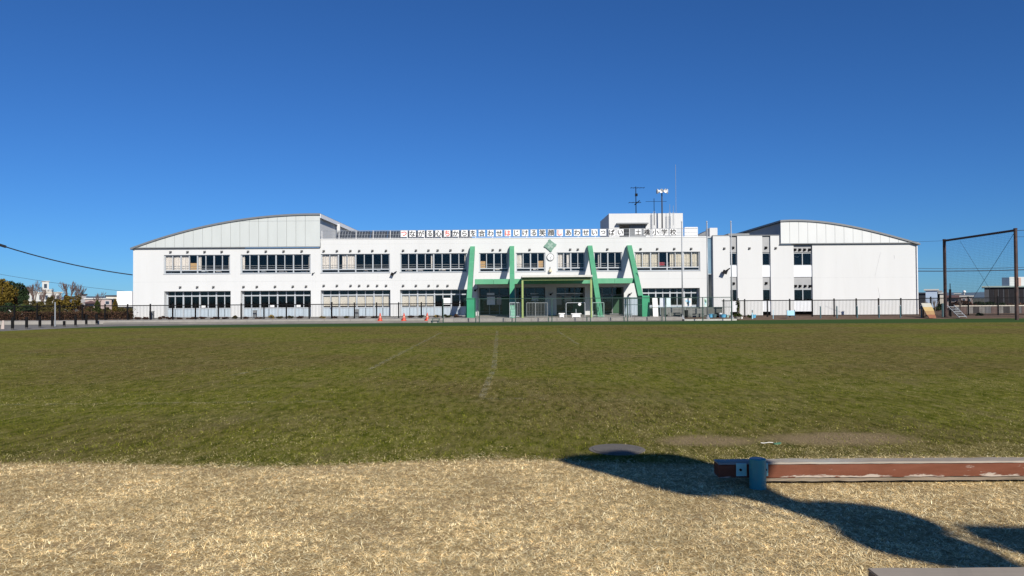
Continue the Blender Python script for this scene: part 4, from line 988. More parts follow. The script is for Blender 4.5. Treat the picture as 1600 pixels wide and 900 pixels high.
# yellow curved ramp
t = thing('curved_ramp', (fx(1452, 490, 59.5), 59.5, .03), 'curved yellow wooden ramp with a red foot beside the right gable', 'ramp')
prof = [(58.6, 1.2), (58.4, .9), (58.1, .6), (57.7, .32), (57.3, .12)]
xo = [(1439.5, 1454), (1442, 1457), (1445, 1459.5), (1448, 1461), (1451.5, 1462.5)]
cols = [mat('pale_cream_board', (.45, .44, .38), .7), mat('yellow_board', (.48, .35, .16), .7, .15), mat('orange_board', (.4, .25, .12), .7, .15), mat('red_brown_board', (.3, .13, .08), .7, .2)]
for i in range(4):
    (ya, za), (yb, zb_) = prof[i], prof[i+1]; a0, a1 = fx(xo[i][0], 485, ya), fx(xo[i][1], 485, ya); b0, b1 = fx(xo[i+1][0], 485, yb), fx(xo[i+1][1], 485, yb)
    m = MB(); m.add([(b0, yb, zb_), (b1, yb, zb_), (a1, ya, za), (a0, ya, za), (b0, yb, zb_-.06), (b1, yb, zb_-.06), (a1, ya, za-.06), (a0, ya, za-.06)], [(0,1,2,3),(7,6,5,4),(0,4,5,1),(1,5,6,2),(2,6,7,3),(3,7,4,0)]); m.build('ramp_board', cols[i], t)
m = MB()
for a in (1442, 1452): X = fx(a, 485, 58.8); m.tube((X, 58.8, .05), (X, 58.7, 1.12), .04, n=6); m.tube((X, 58.8, .1), (X, 57.9, .3), .03, n=6)
m.build('trestle', M_black, t)
# white steps
t = thing('white_steps', (fx(1495, 490, 59), 59, .03), 'white open metal steps between the brown net post and the dark fence', 'steps')
xa, xb = fx(1488, 490, 59), fx(1500, 490, 59)
sh = .28
for i in range(5):
    z = .12+.19*i; y = 58.6+.2*i; dx = -(i*.08)+.25; m = MB(); m.box(xa+dx, xb+dx-.03, y, y+.22, z, z+.04); m.build('tread', M_steel, t)
for X in (xa+.3, xb+.27):
    m = MB(); m.tube((X, 58.55, .04), (X-.35, 59.65, 1.02), .035, n=6); m.build('stringer', M_alul, t)
m = MB(); m.tube((xb-.35, 59.65, .04), (xb-.35, 59.65, .95), .03, n=6); m.tube((xa-.35, 59.65, .04), (xa-.35, 59.65, .95), .03, n=6); m.build('rear_leg', M_black, t)
# ball net between brown steel posts
gL, gR = Vector((fx(1476.5, 440, 59), 59, 0)), Vector((fx(1588, 440, 53), 53, 0))
HT = P(1476, 375, 59).z; HTR = P(1588, 358, 53).z
t = thing('ball_net_frame', (gL+gR)/2, 'tall brown steel frame with a fine ball net at the right edge', 'net frame')
for g, h in ((gL, HT), (gR, HTR)):
    m = MB(); m.tube(g, (g.x, g.y, h), .125, .115, 14); m.build('post', M_brown, t, smooth=False)
    m = MB(); m.lathe((g.x, g.y, h), [(.13, 0), (.14, .03), (.1, .07)], 14); m.build('post_cap', M_brown, t)
m = MB(); m.tube((gL.x, gL.y, HT-.06), (gR.x, gR.y, HTR-.08), .085, n=10); m.build('top_beam', M_brown, t)
dv = gR-gL; n = int(dv.length/.11); m = MB()
for i in range(1, n): g = gL+dv*i/n; m.tube((g.x, g.y, .05), (g.x, g.y, HT+(HTR-HT)*i/n-.1), .0034, n=3, caps=False)
z = .1
while z < HT-.1: m.tube((gL.x, gL.y, z), (gR.x, gR.y, z*HTR/HT), .0034, n=3, caps=False); z += .12
o = m.build('net', M_cable, t); o['kind'] = 'stuff'
m = MB(); f_ = lambda s, z: gL+dv*s+Vector((0, 0, z)); m.tube(f_(.33, .9), f_(.98, HTR-.3), .014, n=4); m.tube(f_(.24, HT-.2), f_(.72, 1.6), .009, n=4); m.build('brace_wire', M_cable, t)
# net running on from the right post, out of frame
m = MB(); g2 = gR+Vector((6.5, -1.0, 0))
m.tube((gR.x, gR.y, HTR-.1), (g2.x, g2.y, HTR), .02, n=5); m.tube((gR.x, gR.y, HTR-.55), (g2.x, g2.y, HTR-.6), .012, n=5); m.build('head_rope', M_cable, t)
m = MB(); m.tube(g2, (g2.x, g2.y, HTR+.05), .125, .115, 14); m.build('post', M_brown, t)
# fittings on the right post
m = MB(); q = P(1590.5, 440, 52.9); m.box(q.x-.02, q.x+.15, 52.8, 52.95, P(1590, 447, 53).z, P(1590, 434, 53).z); m.build('clamp', mat('pale_pink_fitting', (.5, .35, .3), .7), t)
# dark thin pole beside the left net post, small flood bracket
m = MB(); g = Vector((fx(1485, 480, 60.5), 60.5, .04)); m.tube(g, (g.x, g.y, fz(1485, 452, 60.5)), .085, n=8); m.tube((g.x, g.y, fz(1485, 452, 60.5)), (g.x, g.y, fz(1485, 443, 60.5)), .03, n=6); tag(m.build('dark_pole', M_black), 'short dark pole with a thin tip right of the left net post', 'pole')
m = MB(); g = Vector((fx(1473, 480, 59.6), 59.6, .04)); m.tube(g, (g.x, g.y, fz(1473, 474, 59.6)), .09, n=8); tag(m.build('blue_grey_post', M_teal), 'blue grey post just left of the left net post', 'post')

# ------------------------------------------------------------------ cables
def cable(name, a, b_, r, sag, label, cat='cable'):
    a, b_ = Vector(a), Vector(b_); pts = [a.lerp(b_, i/24)-Vector((0, 0, sag*4*(i/24)*(1-i/24))) for i in range(25)]
    m = MB(); m.path(pts, r, 5); return tag(m.build(name, M_cable), label, cat)
pts = []
for i in range(31):
    px = -340+547*i/30; pts.append(P(px, 383+.32*px-.00046*px*px, 46+23*i/30))
m = MB(); m.path(pts, .05, 5); m.tube(P(-6, 381, 59.9), P(9, 385.5, 60.6), .11, n=6); tag(m.build('power_cable', M_cable), 'thick black overhead cable sloping down to the left end of the school', 'cable')
cable('telephone_wire', P(-300, 360, 90), P(300, 462, 110), .02, 1.5, 'upper of two faint thin wires left of the school')
cable('telephone_wire', P(-300, 380, 90), P(300, 478, 110), .02, 1.2, 'lower of two faint thin wires left of the school')
cable('power_cable', P(1420, 423.5, 90), P(1900, 402, 90), .05, .5, 'thick wire crossing behind the ball net right of the school')
cable('telephone_wire', P(1420, 419, 92), P(1900, 390, 92), .025, .8, 'thin wire above the thick one behind the ball net')
cable('guy_wire', P(1425, 377.5, 60), (gL.x, gL.y, HT-.05), .01, .02, 'thin wire between the school eave and the left net post')

# ------------------------------------------------------------------ vegetation
def leaves_mesh(name, ctr, nrm, size, mat_, aspect=.6):
    """quads, one per centre, numpy built"""
    n = len(ctr); a = rng.normal(size=(n, 3)); a /= np.linalg.norm(a, axis=1)[:, None]
    b_ = np.cross(a, rng.normal(size=(n, 3))); b_ /= np.linalg.norm(b_, axis=1)[:, None]
    s = size*(rng.uniform(.6, 1.3, n))[:, None]; a = a*s; b_ = b_*s*aspect
    v = np.empty((n, 4, 3)); v[:, 0] = ctr-a; v[:, 1] = ctr-b_; v[:, 2] = ctr+a; v[:, 3] = ctr+b_
    me = bpy.data.meshes.new(name); me.vertices.add(n*4); me.vertices.foreach_set('co', v.ravel()); me.loops.add(n*4); me.loops.foreach_set('vertex_index', np.arange(n*4, dtype=np.int32))
    me.polygons.add(n); me.polygons.foreach_set('loop_start', np.arange(0, n*4, 4, dtype=np.int32)); me.polygons.foreach_set('loop_total', np.full(n, 4, dtype=np.int32)); me.update(calc_edges=True); me.validate(); me.materials.append(mat_); return me
def blob_points(n, c, rad, clumps=14, inner=.5):
    out = []; per = n//clumps
    for i in range(clumps):
        d = rng.normal(size=3); d /= np.linalg.norm(d); k = rng.uniform(.35, .85); cc = np.array(c)+d*np.array(rad)*k; r = np.array(rad)*rng.uniform(.25, .42)
        p = rng.normal(size=(per, 3)); p /= np.linalg.norm(p, axis=1)[:, None]; out.append(cc+p*r*rng.uniform(.6, 1., (per, 1)))
    return np.concatenate(out)
def leaf_mat(name, col, var=.45): return mat(name, col, .75, .25, .8, island=var, spec=.2)
LM = {'green': leaf_mat('mid_green_leaves', (.045, .06, .015)), 'yell': leaf_mat('yellow_green_leaves', (.12, .085, .015)), 'dark': leaf_mat('dark_green_leaves', (.022, .038, .016)), 'brown': leaf_mat('red_brown_leaves', (.085, .045, .028)), 'olive': leaf_mat('olive_leaves', (.075, .062, .02)), 'dry': leaf_mat('dry_yellow_leaves', (.3, .22, .08))}
M_bark = mat('grey_brown_bark', (.13, .1, .085), .9, .3, 4)
M_twig = mat('pale_twigs', (.14, .10, .09), .9, .2, 4)
def tree(px, pyt, wpx, Y, zb, lm, label, name='tree', n=1800, conical=False, cat='tree', group=None, lsz=.11, hpx=None):
    p = P(px, pyt, Y); s = Y/F; zt = p.z; rx = wpx*s/2; t = thing(name, (p.x, Y, zb), label, cat, group)
    zc0 = zb+(zt-zb)*.18; 
    if conical:
        pts = []
        u = rng.uniform(0, 1, n)**.7; zz = zt-(zt-zc0)*u; rr = rx*(.12+.9*u)*np.sqrt(rng.uniform(.2, 1, n))*(1+.2*np.sin(zz*9)); th = rng.uniform(0, 6.283, n)
        pts = np.stack([p.x+rr*np.cos(th), Y+rr*np.sin(th), zz], 1)
    else:
        pts = blob_points(n, (p.x, Y, (zc0+zt)/2), (rx, rx*.9, (zt-zc0)/2), clumps=max(10, n//130))
        pts = pts[pts[:, 2] > zb+.02]
    me = leaves_mesh('crown', pts-np.array([p.x, Y, zb]), None, lsz, LM[lm]); link('crown', me, t, (p.x, Y, zb))
    m = MB(); h = zt-zb; m.tube((p.x, Y, zb), (p.x+.05, Y, zb+h*.45), .04*h+.02, .025*h+.01, 7)
    for i in range(5): a = i*1.26+.4; m.tube((p.x+.03, Y, zb+h*(.25+.05*i)), (p.x+rx*.55*math.cos(a), Y+rx*.5*math.sin(a), zb+h*(.5+.07*i)), .015*h+.008, .006*h+.003, 5)
    m.build('trunk', M_bark, t); return t
def bare_tree(px, pyt, wpx, Y, zb, label, mat_=M_twig, depth=5, seed=1, group=None, nb=3):
    rs = random.Random(seed); p = P(px, pyt, Y); H = p.z-zb; t = thing('bare_tree', (p.x, Y, zb), label, 'tree', group); m = MB(); m2 = MB(); rx = wpx*Y/F/2
    def grow(a, d, L, r, lv):
        b_ = a+d*L; (m if lv < 2 else m2).tube(a, b_, r, r*.65, 5 if lv < 2 else 4, caps=False)
        if lv >= depth: return
        for k in range(nb if lv else nb+1):
            ang = rs.uniform(0, 6.283); sp_ = rs.uniform(.25, .75); dd = (d+Vector((math.cos(ang)*sp_*rx/H*2.2, math.sin(ang)*sp_*rx/H*2, rs.uniform(0, .25)))).normalized(); grow(a.lerp(b_, rs.uniform(.55, 1)), dd, L*rs.uniform(.6, .8), r*.6, lv+1)
    grow(Vector((p.x, Y, zb)), Vector((0, 0, 1)), H*.33, .03*H, 0)
    zs = [v[2] for v in m2.v]; k = H/(max(zs)-zb)
    for mm in (m, m2): mm.v = [(p.x+(v[0]-p.x)*1, v[1], zb+(v[2]-zb)*k) for v in mm.v]
    m.build('trunk', M_bark, t); m2.build('branches', mat_, t); return t
def shrub(px, pyt, wpx, Y, zb, lm, label, n=350, lsz=.07, group=None, name='shrub', cat='shrub'):
    p = P(px, pyt, Y); rx = wpx*Y/F/2; t = thing(name, (p.x, Y, zb), label, cat, group); zt = max(p.z, zb+.15)
    pts = blob_points(n, (p.x, Y, (zb+zt)/2), (rx*.95, min(rx, .5), (zt-zb)/2), clumps=9); pts[:, 2] = np.maximum(pts[:, 2], zb+.01)
    link('foliage', leaves_mesh('foliage', pts-np.array([p.x, Y, zb]), None, lsz, LM[lm]), t, (p.x, Y, zb))
    m = MB()
    for i in range(5): a = i*1.25; m.tube((p.x+.03*math.cos(a), Y+.03*math.sin(a), zb), (p.x+rx*.5*math.cos(a), Y+.2*math.sin(a), zb+(zt-zb)*.7), .015, .008, 4)
    m.build('stems', M_bark, t); return t

# trees left of the school
tree(2, 436, 46, 74, ZP, 'yell', 'yellow green tree at the left edge of the picture', n=4200, lsz=.12)
tree(-30, 430, 50, 76, ZP, 'green', 'mid green tree just outside the left edge', n=3000)
tree(26, 438.5, 42, 130, 0, 'dark', 'dark rounded tree with a domed crown behind the white houses', n=4500, lsz=.2)
bare_tree(54, 437, 26, 85, ZP, 'bare tree left of the white tower block', seed=3)
bare_tree(65, 444, 20, 84, ZP, 'small bare tree in front of the white tower block', seed=14)
bare_tree(88, 450, 24, 82, ZP, 'low bare tree right of the white tower block', seed=5)
bare_tree(108, 438, 34, 80, ZP, 'tall pinkish bare tree above the olive bushes', seed=8)
bare_tree(123, 443, 24, 81, ZP, 'bare tree on the right of the tall pinkish one', seed=21)
bare_tree(157, 455, 26, 92, ZP, 'small faint bare tree behind the grey roofed houses', seed=12)
for i, (px, pt, wd, Y, lm, lb) in enumerate(((30, 472, 30, 72, 'green', 'green bush behind the fence below the dark domed tree'), (47, 466, 24, 73, 'olive', 'olive bush left of the white tower block'), (70, 470, 26, 72, 'olive', 'olive bush below the white tower block'),
        (92, 466, 30, 71.5, 'olive', 'olive bush below the low bare tree'), (112, 459, 40, 71, 'yell', 'large yellow olive bush below the tall pinkish bare tree'), (133, 474, 22, 71, 'brown', 'reddish bush right of the large yellow olive bush'),
        (48, 478, 34, 70, 'dark', 'dark green bush at the foot of the olive bush'), (58, 470, 12, 73, 'olive', 'small olive bush before the white terrace, left of the tower block foot'), (40, 464, 10, 75, 'dark', 'small dark bush before the wide white house'), (80, 464, 14, 75, 'olive', 'olive bush right of the tower block foot'), (98, 459, 16, 76, 'brown', 'reddish brown bush left of the large yellow olive bush'), (22, 462, 12, 75, 'brown', 'brown bush beside the yellow green tree'), (142, 477, 14, 70, 'olive', 'olive bush left of the green conical shrub'), (12, 474, 30, 70, 'dark', 'dark green bush at the foot of the yellow green tree'), (80, 482, 30, 69.5, 'olive', 'low olive bush left of the grey pole'), (102, 483, 26, 69.5, 'brown', 'low reddish bush right of the grey pole'), (200, 480, 22, 70, 'brown', 'dark reddish bush beside the left corner of the school'))):
    tree(px, pt, wd, Y, ZP, lm, lb, name='bush', cat='bush', n=1500, lsz=.1)
tree(152, 469, 15, 70, ZP, 'green', 'green conical shrub right of the reddish bush', name='conical_shrub', n=1500, conical=True, cat='shrub', lsz=.08)
tree(180, 467, 13, 70.5, ZP, 'yell', 'yellow green conical shrub before the white box building', name='conical_shrub', n=1400, conical=True, cat='shrub', lsz=.08)
tree(167, 481, 18, 69, ZP, 'olive', 'olive bush between the two conical shrubs', name='bush', n=1000, cat='bush', lsz=.09)
tree(190, 480, 18, 69.3, ZP, 'olive', 'olive bush between the yellow conical shrub and the school', name='bush', n=1000, cat='bush', lsz=.09)
# brown hedge along the foot of the left fence
X0, X1 = fx(-170, 490, 61.6), fx(206, 490, 61.6); nh = 16000
pts = np.stack([rng.uniform(X0, X1, nh), 61.6+rng.normal(0, .25, nh), ZP+rng.uniform(0, 1, nh)**1.3*(.62+.12*np.sin(rng.uniform(0, 6, nh)))], 1)
o = link('hedge', leaves_mesh('hedge', pts-np.array([X0, 61.6, ZP]), None, .06, LM['brown']), None, (X0, 61.6, ZP)); tag(o, 'low reddish brown hedge along the foot of the left fence', 'hedge')
X0, X1 = fx(-170, 490, 66), fx(205, 490, 66); nh = 15000
xx = rng.uniform(X0, X1, nh); pts = np.stack([xx, 66+rng.normal(0, .35, nh), ZP+rng.uniform(0, 1, nh)**.9*(.6+.25*np.sin(xx*.9)+.15*np.sin(xx*3.1))], 1)
o = link('hedge', leaves_mesh('hedge', pts-np.array([X0, 66, ZP]), None, .085, LM['olive']), None, (X0, 66, ZP)); tag(o, 'taller olive hedge behind the low brown one left of the school', 'hedge')
# low shrubs under the school windows
k = 0
row = [(216, 494.5, 14, 'brown'), (228, 495, 10, 'brown'), (252, 494, 14, 'brown'), (266, 494.3, 16, 'brown'), (282, 495.5, 18, 'brown'), (300, 495.5, 18, 'brown'), (318, 495.3, 18, 'brown'), (336, 495.3, 16, 'brown'), (352, 495.3, 14, 'brown'), (367, 493.5, 9, 'olive'),
       (385, 495, 14, 'brown'), (403, 495, 16, 'brown'), (424, 492, 12, 'dry'), (438, 494.5, 14, 'olive'), (452, 493.5, 12, 'olive'), (470, 493.5, 12, 'brown'), (505, 493, 12, 'dry'), (522, 494, 14, 'brown'), (542, 494, 14, 'olive'), (566, 494, 14, 'brown'), (586, 494, 14, 'brown'),
       (642, 493, 14, 'brown'), (657, 492.5, 12, 'olive'), (682, 491.5, 16, 'dry'), (699, 491, 12, 'green'), (712, 491, 12, 'brown')]
cn = {'brown': 'reddish brown', 'olive': 'olive green', 'dry': 'dry yellow', 'green': 'green'}
from collections import Counter
cnt = Counter(); tot = Counter(('first' if q[0] < 368 else 'second' if q[0] < 492 else 'third' if q[0] < 612 else 'fourth', q[3]) for q in row); ordn = ['leftmost', 'second', 'third', 'fourth', 'fifth', 'sixth', 'seventh', 'eighth', 'ninth', 'tenth']
for i, (px, pt, wd, lm) in enumerate(row):
    wn = 'first' if px < 368 else 'second' if px < 492 else 'third' if px < 612 else 'fourth'
    k = cnt[wn, lm]; cnt[wn, lm] += 1; n_ = tot[wn, lm]
    shrub(px, pt, wd, 61.4+random.uniform(0, .5), ZP, lm, '%s%s low shrub in the bed below the %s lower window' % ('' if n_ == 1 else ordn[k]+' ' if k == 0 or n_ > 2 and k < n_-1 else 'rightmost ', cn[lm], wn), group='low shrubs in the bed along the school wall')
shrub(1152, 489.5, 14, 60.2, .1, 'green', 'green shrub at the foot of the rightmost flagpole', n=700)
shrub(1171, 491.5, 8, 60.2, .1, 'green', 'small green shrub left of the light blue post')
tree(1154, 463, 9, 65, .12, 'green', 'slim green young tree before the first grey panelled window strip', n=260, conical=False, name='young_tree', lsz=.07)
shrub(1530, 488, 14, 61.5, .03, 'dark', 'dark shrub at the foot of the right fence')
for i, (px, pt, wd) in enumerate(((1461, 471, 20), (1500, 472, 22), (1445, 476, 16))):
    bare_tree(px, pt-6, wd, 68+i, 0, ['grey bare shrub behind the yellow ramp', 'grey bare shrub behind the white steps', 'grey bare shrub against the corner of the right gable'][i], seed=30+i, mat_=mat('grey_twigs', (.2, .17, .15), .9), depth=4)
for i, (px, pt, wd, lm) in enumerate(((1500, 468, 40, 'brown'), (1545, 470, 44, 'dark'), (1590, 472, 44, 'brown'), (1466, 474, 22, 'dark'))):
    tree(px, pt, wd, 80+i, 0, lm, ['reddish hedge bush behind the white steps', 'dark hedge bush below the dark house', 'reddish hedge bush behind the right net post', 'dark bush below the pale blue house'][i], name='bush', cat='bush', n=1500, lsz=.12)

# ------------------------------------------------------------------ far houses
def house(px0, px1, pyt, Y, label, wallm, roofm=None, roof='flat', wins=0, dep=8, rpx=None, name='house', winm=None, zb=0):
    X0, X1 = fx(px0, 465, Y), fx(px1, 465, Y); zt = fz((px0+px1)/2, pyt, Y); t = thing(name, ((X0+X1)/2, Y, zb), label, name.replace('_', ' ') if name == 'house' else 'building')
    if name != 'white_box_building': t.rotation_euler.z = -math.atan2((X0+X1)/2, Y)
    m = MB(); m.box(X0, X1, Y, Y+dep, zb, zt); m.build('wall', wallm, t)
    if roof == 'flat': boxpart('roof', X0-.2, X1+.2, Y-.2, Y+dep+.2, zt+.003, zt+.2, roofm or wallm, t)
    if roof == 'gable':
        zr = fz((px0+px1)/2, rpx, Y+dep/2); m = MB(); m.add([(X0-.5, Y-.5, zt), (X1+.5, Y-.5, zt), (X1+.5, Y+dep+.5, zt), (X0-.5, Y+dep+.5, zt), (X0+.6, Y+dep/2, zr), (X1-.6, Y+dep/2, zr)], [(0,1,5,4),(2,3,4,5),(1,2,5),(3,0,4),(3,2,1,0)]); m.build('roof', roofm, t)
    for i in range(wins):
        a = X0+(X1-X0)*(i+.25)/wins; b_ = a+(X1-X0)/wins*.5; hh = zt-zb
        for z0, z1 in ((zt-.38*min(hh, 5), zt-.12*min(hh, 5)), ) + (((zb+.25*hh, zb+.45*hh),) if hh > 4 else ()):
            m = MB(); m.box(a, b_, Y-.04, Y-.003, z0, z1); wn = m.build('window', M_alu, t); boxpart('pane', a+.06, b_-.06, Y-.055, Y-.041, z0+.06, z1-.06, winm or mat('far_window_glass', (.04, .05, .07), .15), wn)
    return t
W1 = mat('off_white_render', (.52, .52, .5), .8, .06, .5); W2 = mat('cream_render', (.6, .56, .48), .8, .06, .5); W3 = mat('grey_render', (.3, .3, .31), .8, .1, .5); W4 = mat('pinkish_render', (.42, .33, .31), .8, .1, .5)
RF = mat('grey_roof_tiles', (.12, .12, .13), .7, .2, 2); RB = mat('brown_roof_tiles', (.17, .1, .085), .7, .2, 2); NB = mat('dark_slate_cladding', (.022, .026, .036), .6, .2, 1)
house(66.5, 75.5, 440, 210, 'white windowed tower block rising above the left trees', W1, wins=1, name='tower_block')
house(76, 80, 453, 205, 'low white annex right of the tower block', W1, name='apartment_block')
house(16, 52, 457, 140, 'wide white house with dark windows left of the tower block', W1, W1, wins=5)
house(44, 92, 457.5, 160, 'long white terrace running behind the tower block foot', W1, W2, wins=6)
house(52, 68, 473, 100, 'small white house half hidden by the bushes', W1, RF, wins=2)
house(30, 48, 479, 98, 'small cream house low behind the left hedge', W2, RF, 'gable', wins=2, rpx=474)
house(90, 105, 484.5, 95, 'low white shed behind the left hedge', W1, W1, wins=2)
house(126, 134, 461, 130, 'dark roofed house right of the tall bare tree', W3, NB)
house(136, 172, 467.5, 120, 'pinkish house with a pale flat roof', W4, W1, wins=3, name='house')
house(167, 184, 463, 125, 'cream house with a dark roof left of the white box', W2, NB, wins=1)
house(134, 150, 474, 100, 'pinkish low house with a brown gable roof', W4, RB, 'gable', rpx=470, wins=1)
t = house(182.6, 206, 455, 80, 'plain white box-shaped building on a dark base beside the school', M_white, M_white, 'none', name='white_box_building', zb=1.25, dep=5)
boxpart('base', fx(183, 465, 80), fx(206, 465, 80), 80.1, 84.9, 0, 1.24, NB, t)
# right
house(1436, 1450, 459.5, 110, 'dark house against the right corner of the school', NB, NB)
house(1447.5, 1463.5, 454, 100, 'pale blue box house beside the dark one', mat('pale_blue_render', (.42, .52, .66), .8), W1, wins=0)
house(1464, 1470, 456, 110, 'small dark blue house right of the pale blue one', NB, W3)
house(1469, 1475, 459, 108, 'small cream house left of the net post', W2, W1)
house(1478, 1512, 466, 120, 'long low brown roofed house behind the net', W4, RB, 'gable', rpx=461, wins=4)
house(1492.5, 1500, 459.5, 170, 'small white house far behind the net', W1, W1)
house(1503, 1518, 464, 100, 'pinkish house with a white upper storey behind the net', W4, W1, wins=2)
m = MB(); c = P(1506.6, 454.3, 160); m.tube((c.x, 160, 0), (c.x, 160, c.z-.51), .09, n=8); tag(m.build('water_tower_mast', W1), 'thin mast under the small white ball tank behind the net', 'mast')
m = MB(); m.lathe((c.x, 160, c.z-.5), [(.1, 0), (.28, .12), (.34, .3), (.28, .48), (.1, .6)], 14); tag(m.build('ball_tank', M_white, smooth=True), 'small round white tank on a mast behind the net', 'tank')
X0, X1 = fx(1538, 450, 85), fx(1680, 450, 85); zt = fz(1560, 449, 85); t = thing('house', ((X0+X1)/2, 85, 0), 'large dark slate house with a pale roof edge at the right edge', 'house')
def skew(name, pa, pb, ya, yb, z0, z1, mt):
    A, B_ = fx(pa, 450, ya), fx(pb, 450, ya); m = MB(); m.prism_xy([(A, ya), (B_, ya), (B_*yb/ya, yb), (A*yb/ya, yb)], z0, z1); m.build(name, mt, t)
skew('wall', 1538, 1680, 85, 93, 0, zt, NB); skew('roof', 1534, 1690, 84.6, 93.4, zt+.003, zt+.16, mat('pale_green_roof_edge', (.2, .26, .25), .6))
for i, px in enumerate((1546, 1553, 1561, 1569.5, 1577, 1584, 1593)): boxpart('cladding_panel', fx(px, 455, 85), fx(px+6, 455, 85), 84.95, 84.997, .6, fz(px, 450.5, 85), mat('slate_panel_%d' % (i % 2), (.016+.006*(i % 2), .015+.003*(i % 2), .018), .7, .2), t)
skew('roof_tank', 1565.5, 1577.5, 86, 88, zt+.161, fz(1570, 433.6, 86), mat('navy_metal', (.03, .06, .11), .4)); skew('roof_box', 1577.6, 1603, 86, 88, zt+.161, fz(1590, 432.7, 86), M_clad)
# long low pale walls and rail behind the right fence
t = thing('garden_wall', (fx(1540, 485, 70), 70, 0), 'long pale panelled garden wall with a white top rail behind the right fence', 'wall')
px = 1492
i = 0
while px < 1640:
    mm = [mat('grey_wall_panel', (.13, .13, .135), .85, .2), mat('brownish_wall_panel', (.14, .1, .09), .85, .2), mat('weathered_pale_wall', (.2, .19, .18), .85, .3, 2), mat('dark_weathered_wall', (.06, .055, .055), .85, .3, 2), MATS['weathered_pale_wall']][i % 5]
    boxpart('wall_panel', fx(px, 485, 70)+.01, fx(px+9.5, 485, 70)-.01, 70, 70.12, 0, fz(1540, 479, 70), mm, t); px += 9.5; i += 1
boxpart('top_rail', fx(1492, 485, 70), fx(1640, 485, 70), 69.95, 70.15, fz(1540, 478.6, 70), fz(1540, 477, 70), W2, t)
# distant low hills, with the haze put into their blue colour
m = MB(); n = 60; V = []
for i in range(n+1):
    x = -2600+5200*i/n; h = 14+9*noise.noise(Vector((i*.17, 3, 0)))+5*noise.noise(Vector((i*.6, 1, 0))); V += [(x, 1500, -5), (x, 1560, max(4, h)), (x, 1700, -5)]
for i in range(n): a = 3*i; m.f += [(a, a+3, a+4, a+1), (a+1, a+4, a+5, a+2)]
m.v = V; tag(m.build('hills', mat('haze_tinted_wood', (.09, .13, .18), .95, .2, .01)), kind='structure')
o = None
# scattered far roofs toward the horizon on both sides so that no bare plain shows
rs = random.Random(5); group_far = 0

# ------------------------------------------------------------------ foreground: beams, manhole cover
M_beam = mat('worn_red_brown_paint', (.24, .08, .045), .7, .25, 3, stretch=(.6, 1, 1), dirt=(.5, .44, .38), dirt_amt=.9, dirt_scale=5, dirt_lo=.60, bump=.3, bscale=30)
M_beamtop = mat('worn_pale_timber', (.36, .31, .25), .8, .2, 3, stretch=(.3, 2, 2), dirt=(.55, .6, .56), dirt_amt=.6, dirt_scale=2, bump=.3, bscale=30)
M_wood = mat('weathered_timber', (.25, .2, .15), .85, .3, 4, stretch=(.3, 3, 3), dirt=(.12, .11, .07), dirt_amt=.6, bump=.5)
M_bp = mat('blue_post_paint', (.03, .28, .31), .45, .15, 6, dirt=(.05, .14, .12), dirt_amt=.5, dirt_scale=5)
M_bl = mat('light_blue_bracket_paint', (.28, .66, .66), .4, .1, 6)
post = G(1188.5, 766); pY = post.y+.07
bXa = P(1123, 732, 6.45).x; bXe = bXa+5.2
YB0, YB1 = 6.44, 6.60
def beam_mat():
    m = bpy.data.materials.new('flaking_red_brown_paint'); m.use_nodes = True; nt = m.node_tree; b = nt.nodes['Principled BSDF']; L = nt.links.new; b.inputs['Roughness'].default_value = .9; b.inputs['Specular IOR Level'].default_value = .1
    ge = N(nt, 'ShaderNodeNewGeometry'); sp_ = N(nt, 'ShaderNodeSeparateXYZ'); L(ge.outputs['Position'], sp_.inputs[0])
    def nz(s_, st, d=8, rr=.7):
        mp = N(nt, 'ShaderNodeMapping'); mp.inputs['Scale'].default_value = st; L(ge.outputs['Position'], mp.inputs[0]); n = N(nt, 'ShaderNodeTexNoise'); n.inputs['Scale'].default_value = s_; n.inputs['Detail'].default_value = d; n.inputs['Roughness'].default_value = rr; L(mp.outputs[0], n.inputs['Vector']); return n.outputs[0]
    def mrg(v, a, b_, c, d): n = N(nt, 'ShaderNodeMapRange'); n.inputs[1].default_value = a; n.inputs[2].default_value = b_; n.inputs[3].default_value = c; n.inputs[4].default_value = d; L(v, n.inputs[0]); return n.outputs[0]
    def mth(op, a, b_): n = N(nt, 'ShaderNodeMath', operation=op); L(a, n.inputs[0]); L(b_, n.inputs[1]); return n.outputs[0]
    z = sp_.outputs[2]; edge_ = mth('MAXIMUM', mrg(z, .07, .098, .15, 0.), mrg(z, .172, .192, 0., .2)); w = mth('ADD', nz(14, (.3, 1, 1.6)), edge_)
    w2 = mth('ADD', w, mrg(nz(1.2, (1, 1, 1)), .4, .65, -.05, .07)); f_ = mrg(w2, .63, .70, 0, .9)
    mx = N(nt, 'ShaderNodeMix', data_type='RGBA'); L(mrg(nz(3, (.5, 1, 3)), .35, .65, 0, 1), mx.inputs[0]); mx.inputs[6].default_value = (.125, .045, .025, 1); mx.inputs[7].default_value = (.175, .068, .042, 1)
    m2 = N(nt, 'ShaderNodeMix', data_type='RGBA'); L(f_, m2.inputs[0]); L(mx.outputs[2], m2.inputs[6]); m2.inputs[7].default_value = (.44, .38, .32, 1); L(m2.outputs[2], b.inputs['Base Color'])
    bp = N(nt, 'ShaderNodeBump'); bp.inputs['Strength'].default_value = .5; bp.inputs['Distance'].default_value = .003; bp.invert = True; L(f_, bp.inputs['Height']); L(bp.outputs[0], b.inputs['Normal']); return m
M_beam = beam_mat()
t = thing('balance_beam', (post.x, pY, 0), 'worn red brown balance beam on a short blue post at the edge of the dry grass', 'balance beam')
zf, zt_ = .064, .192
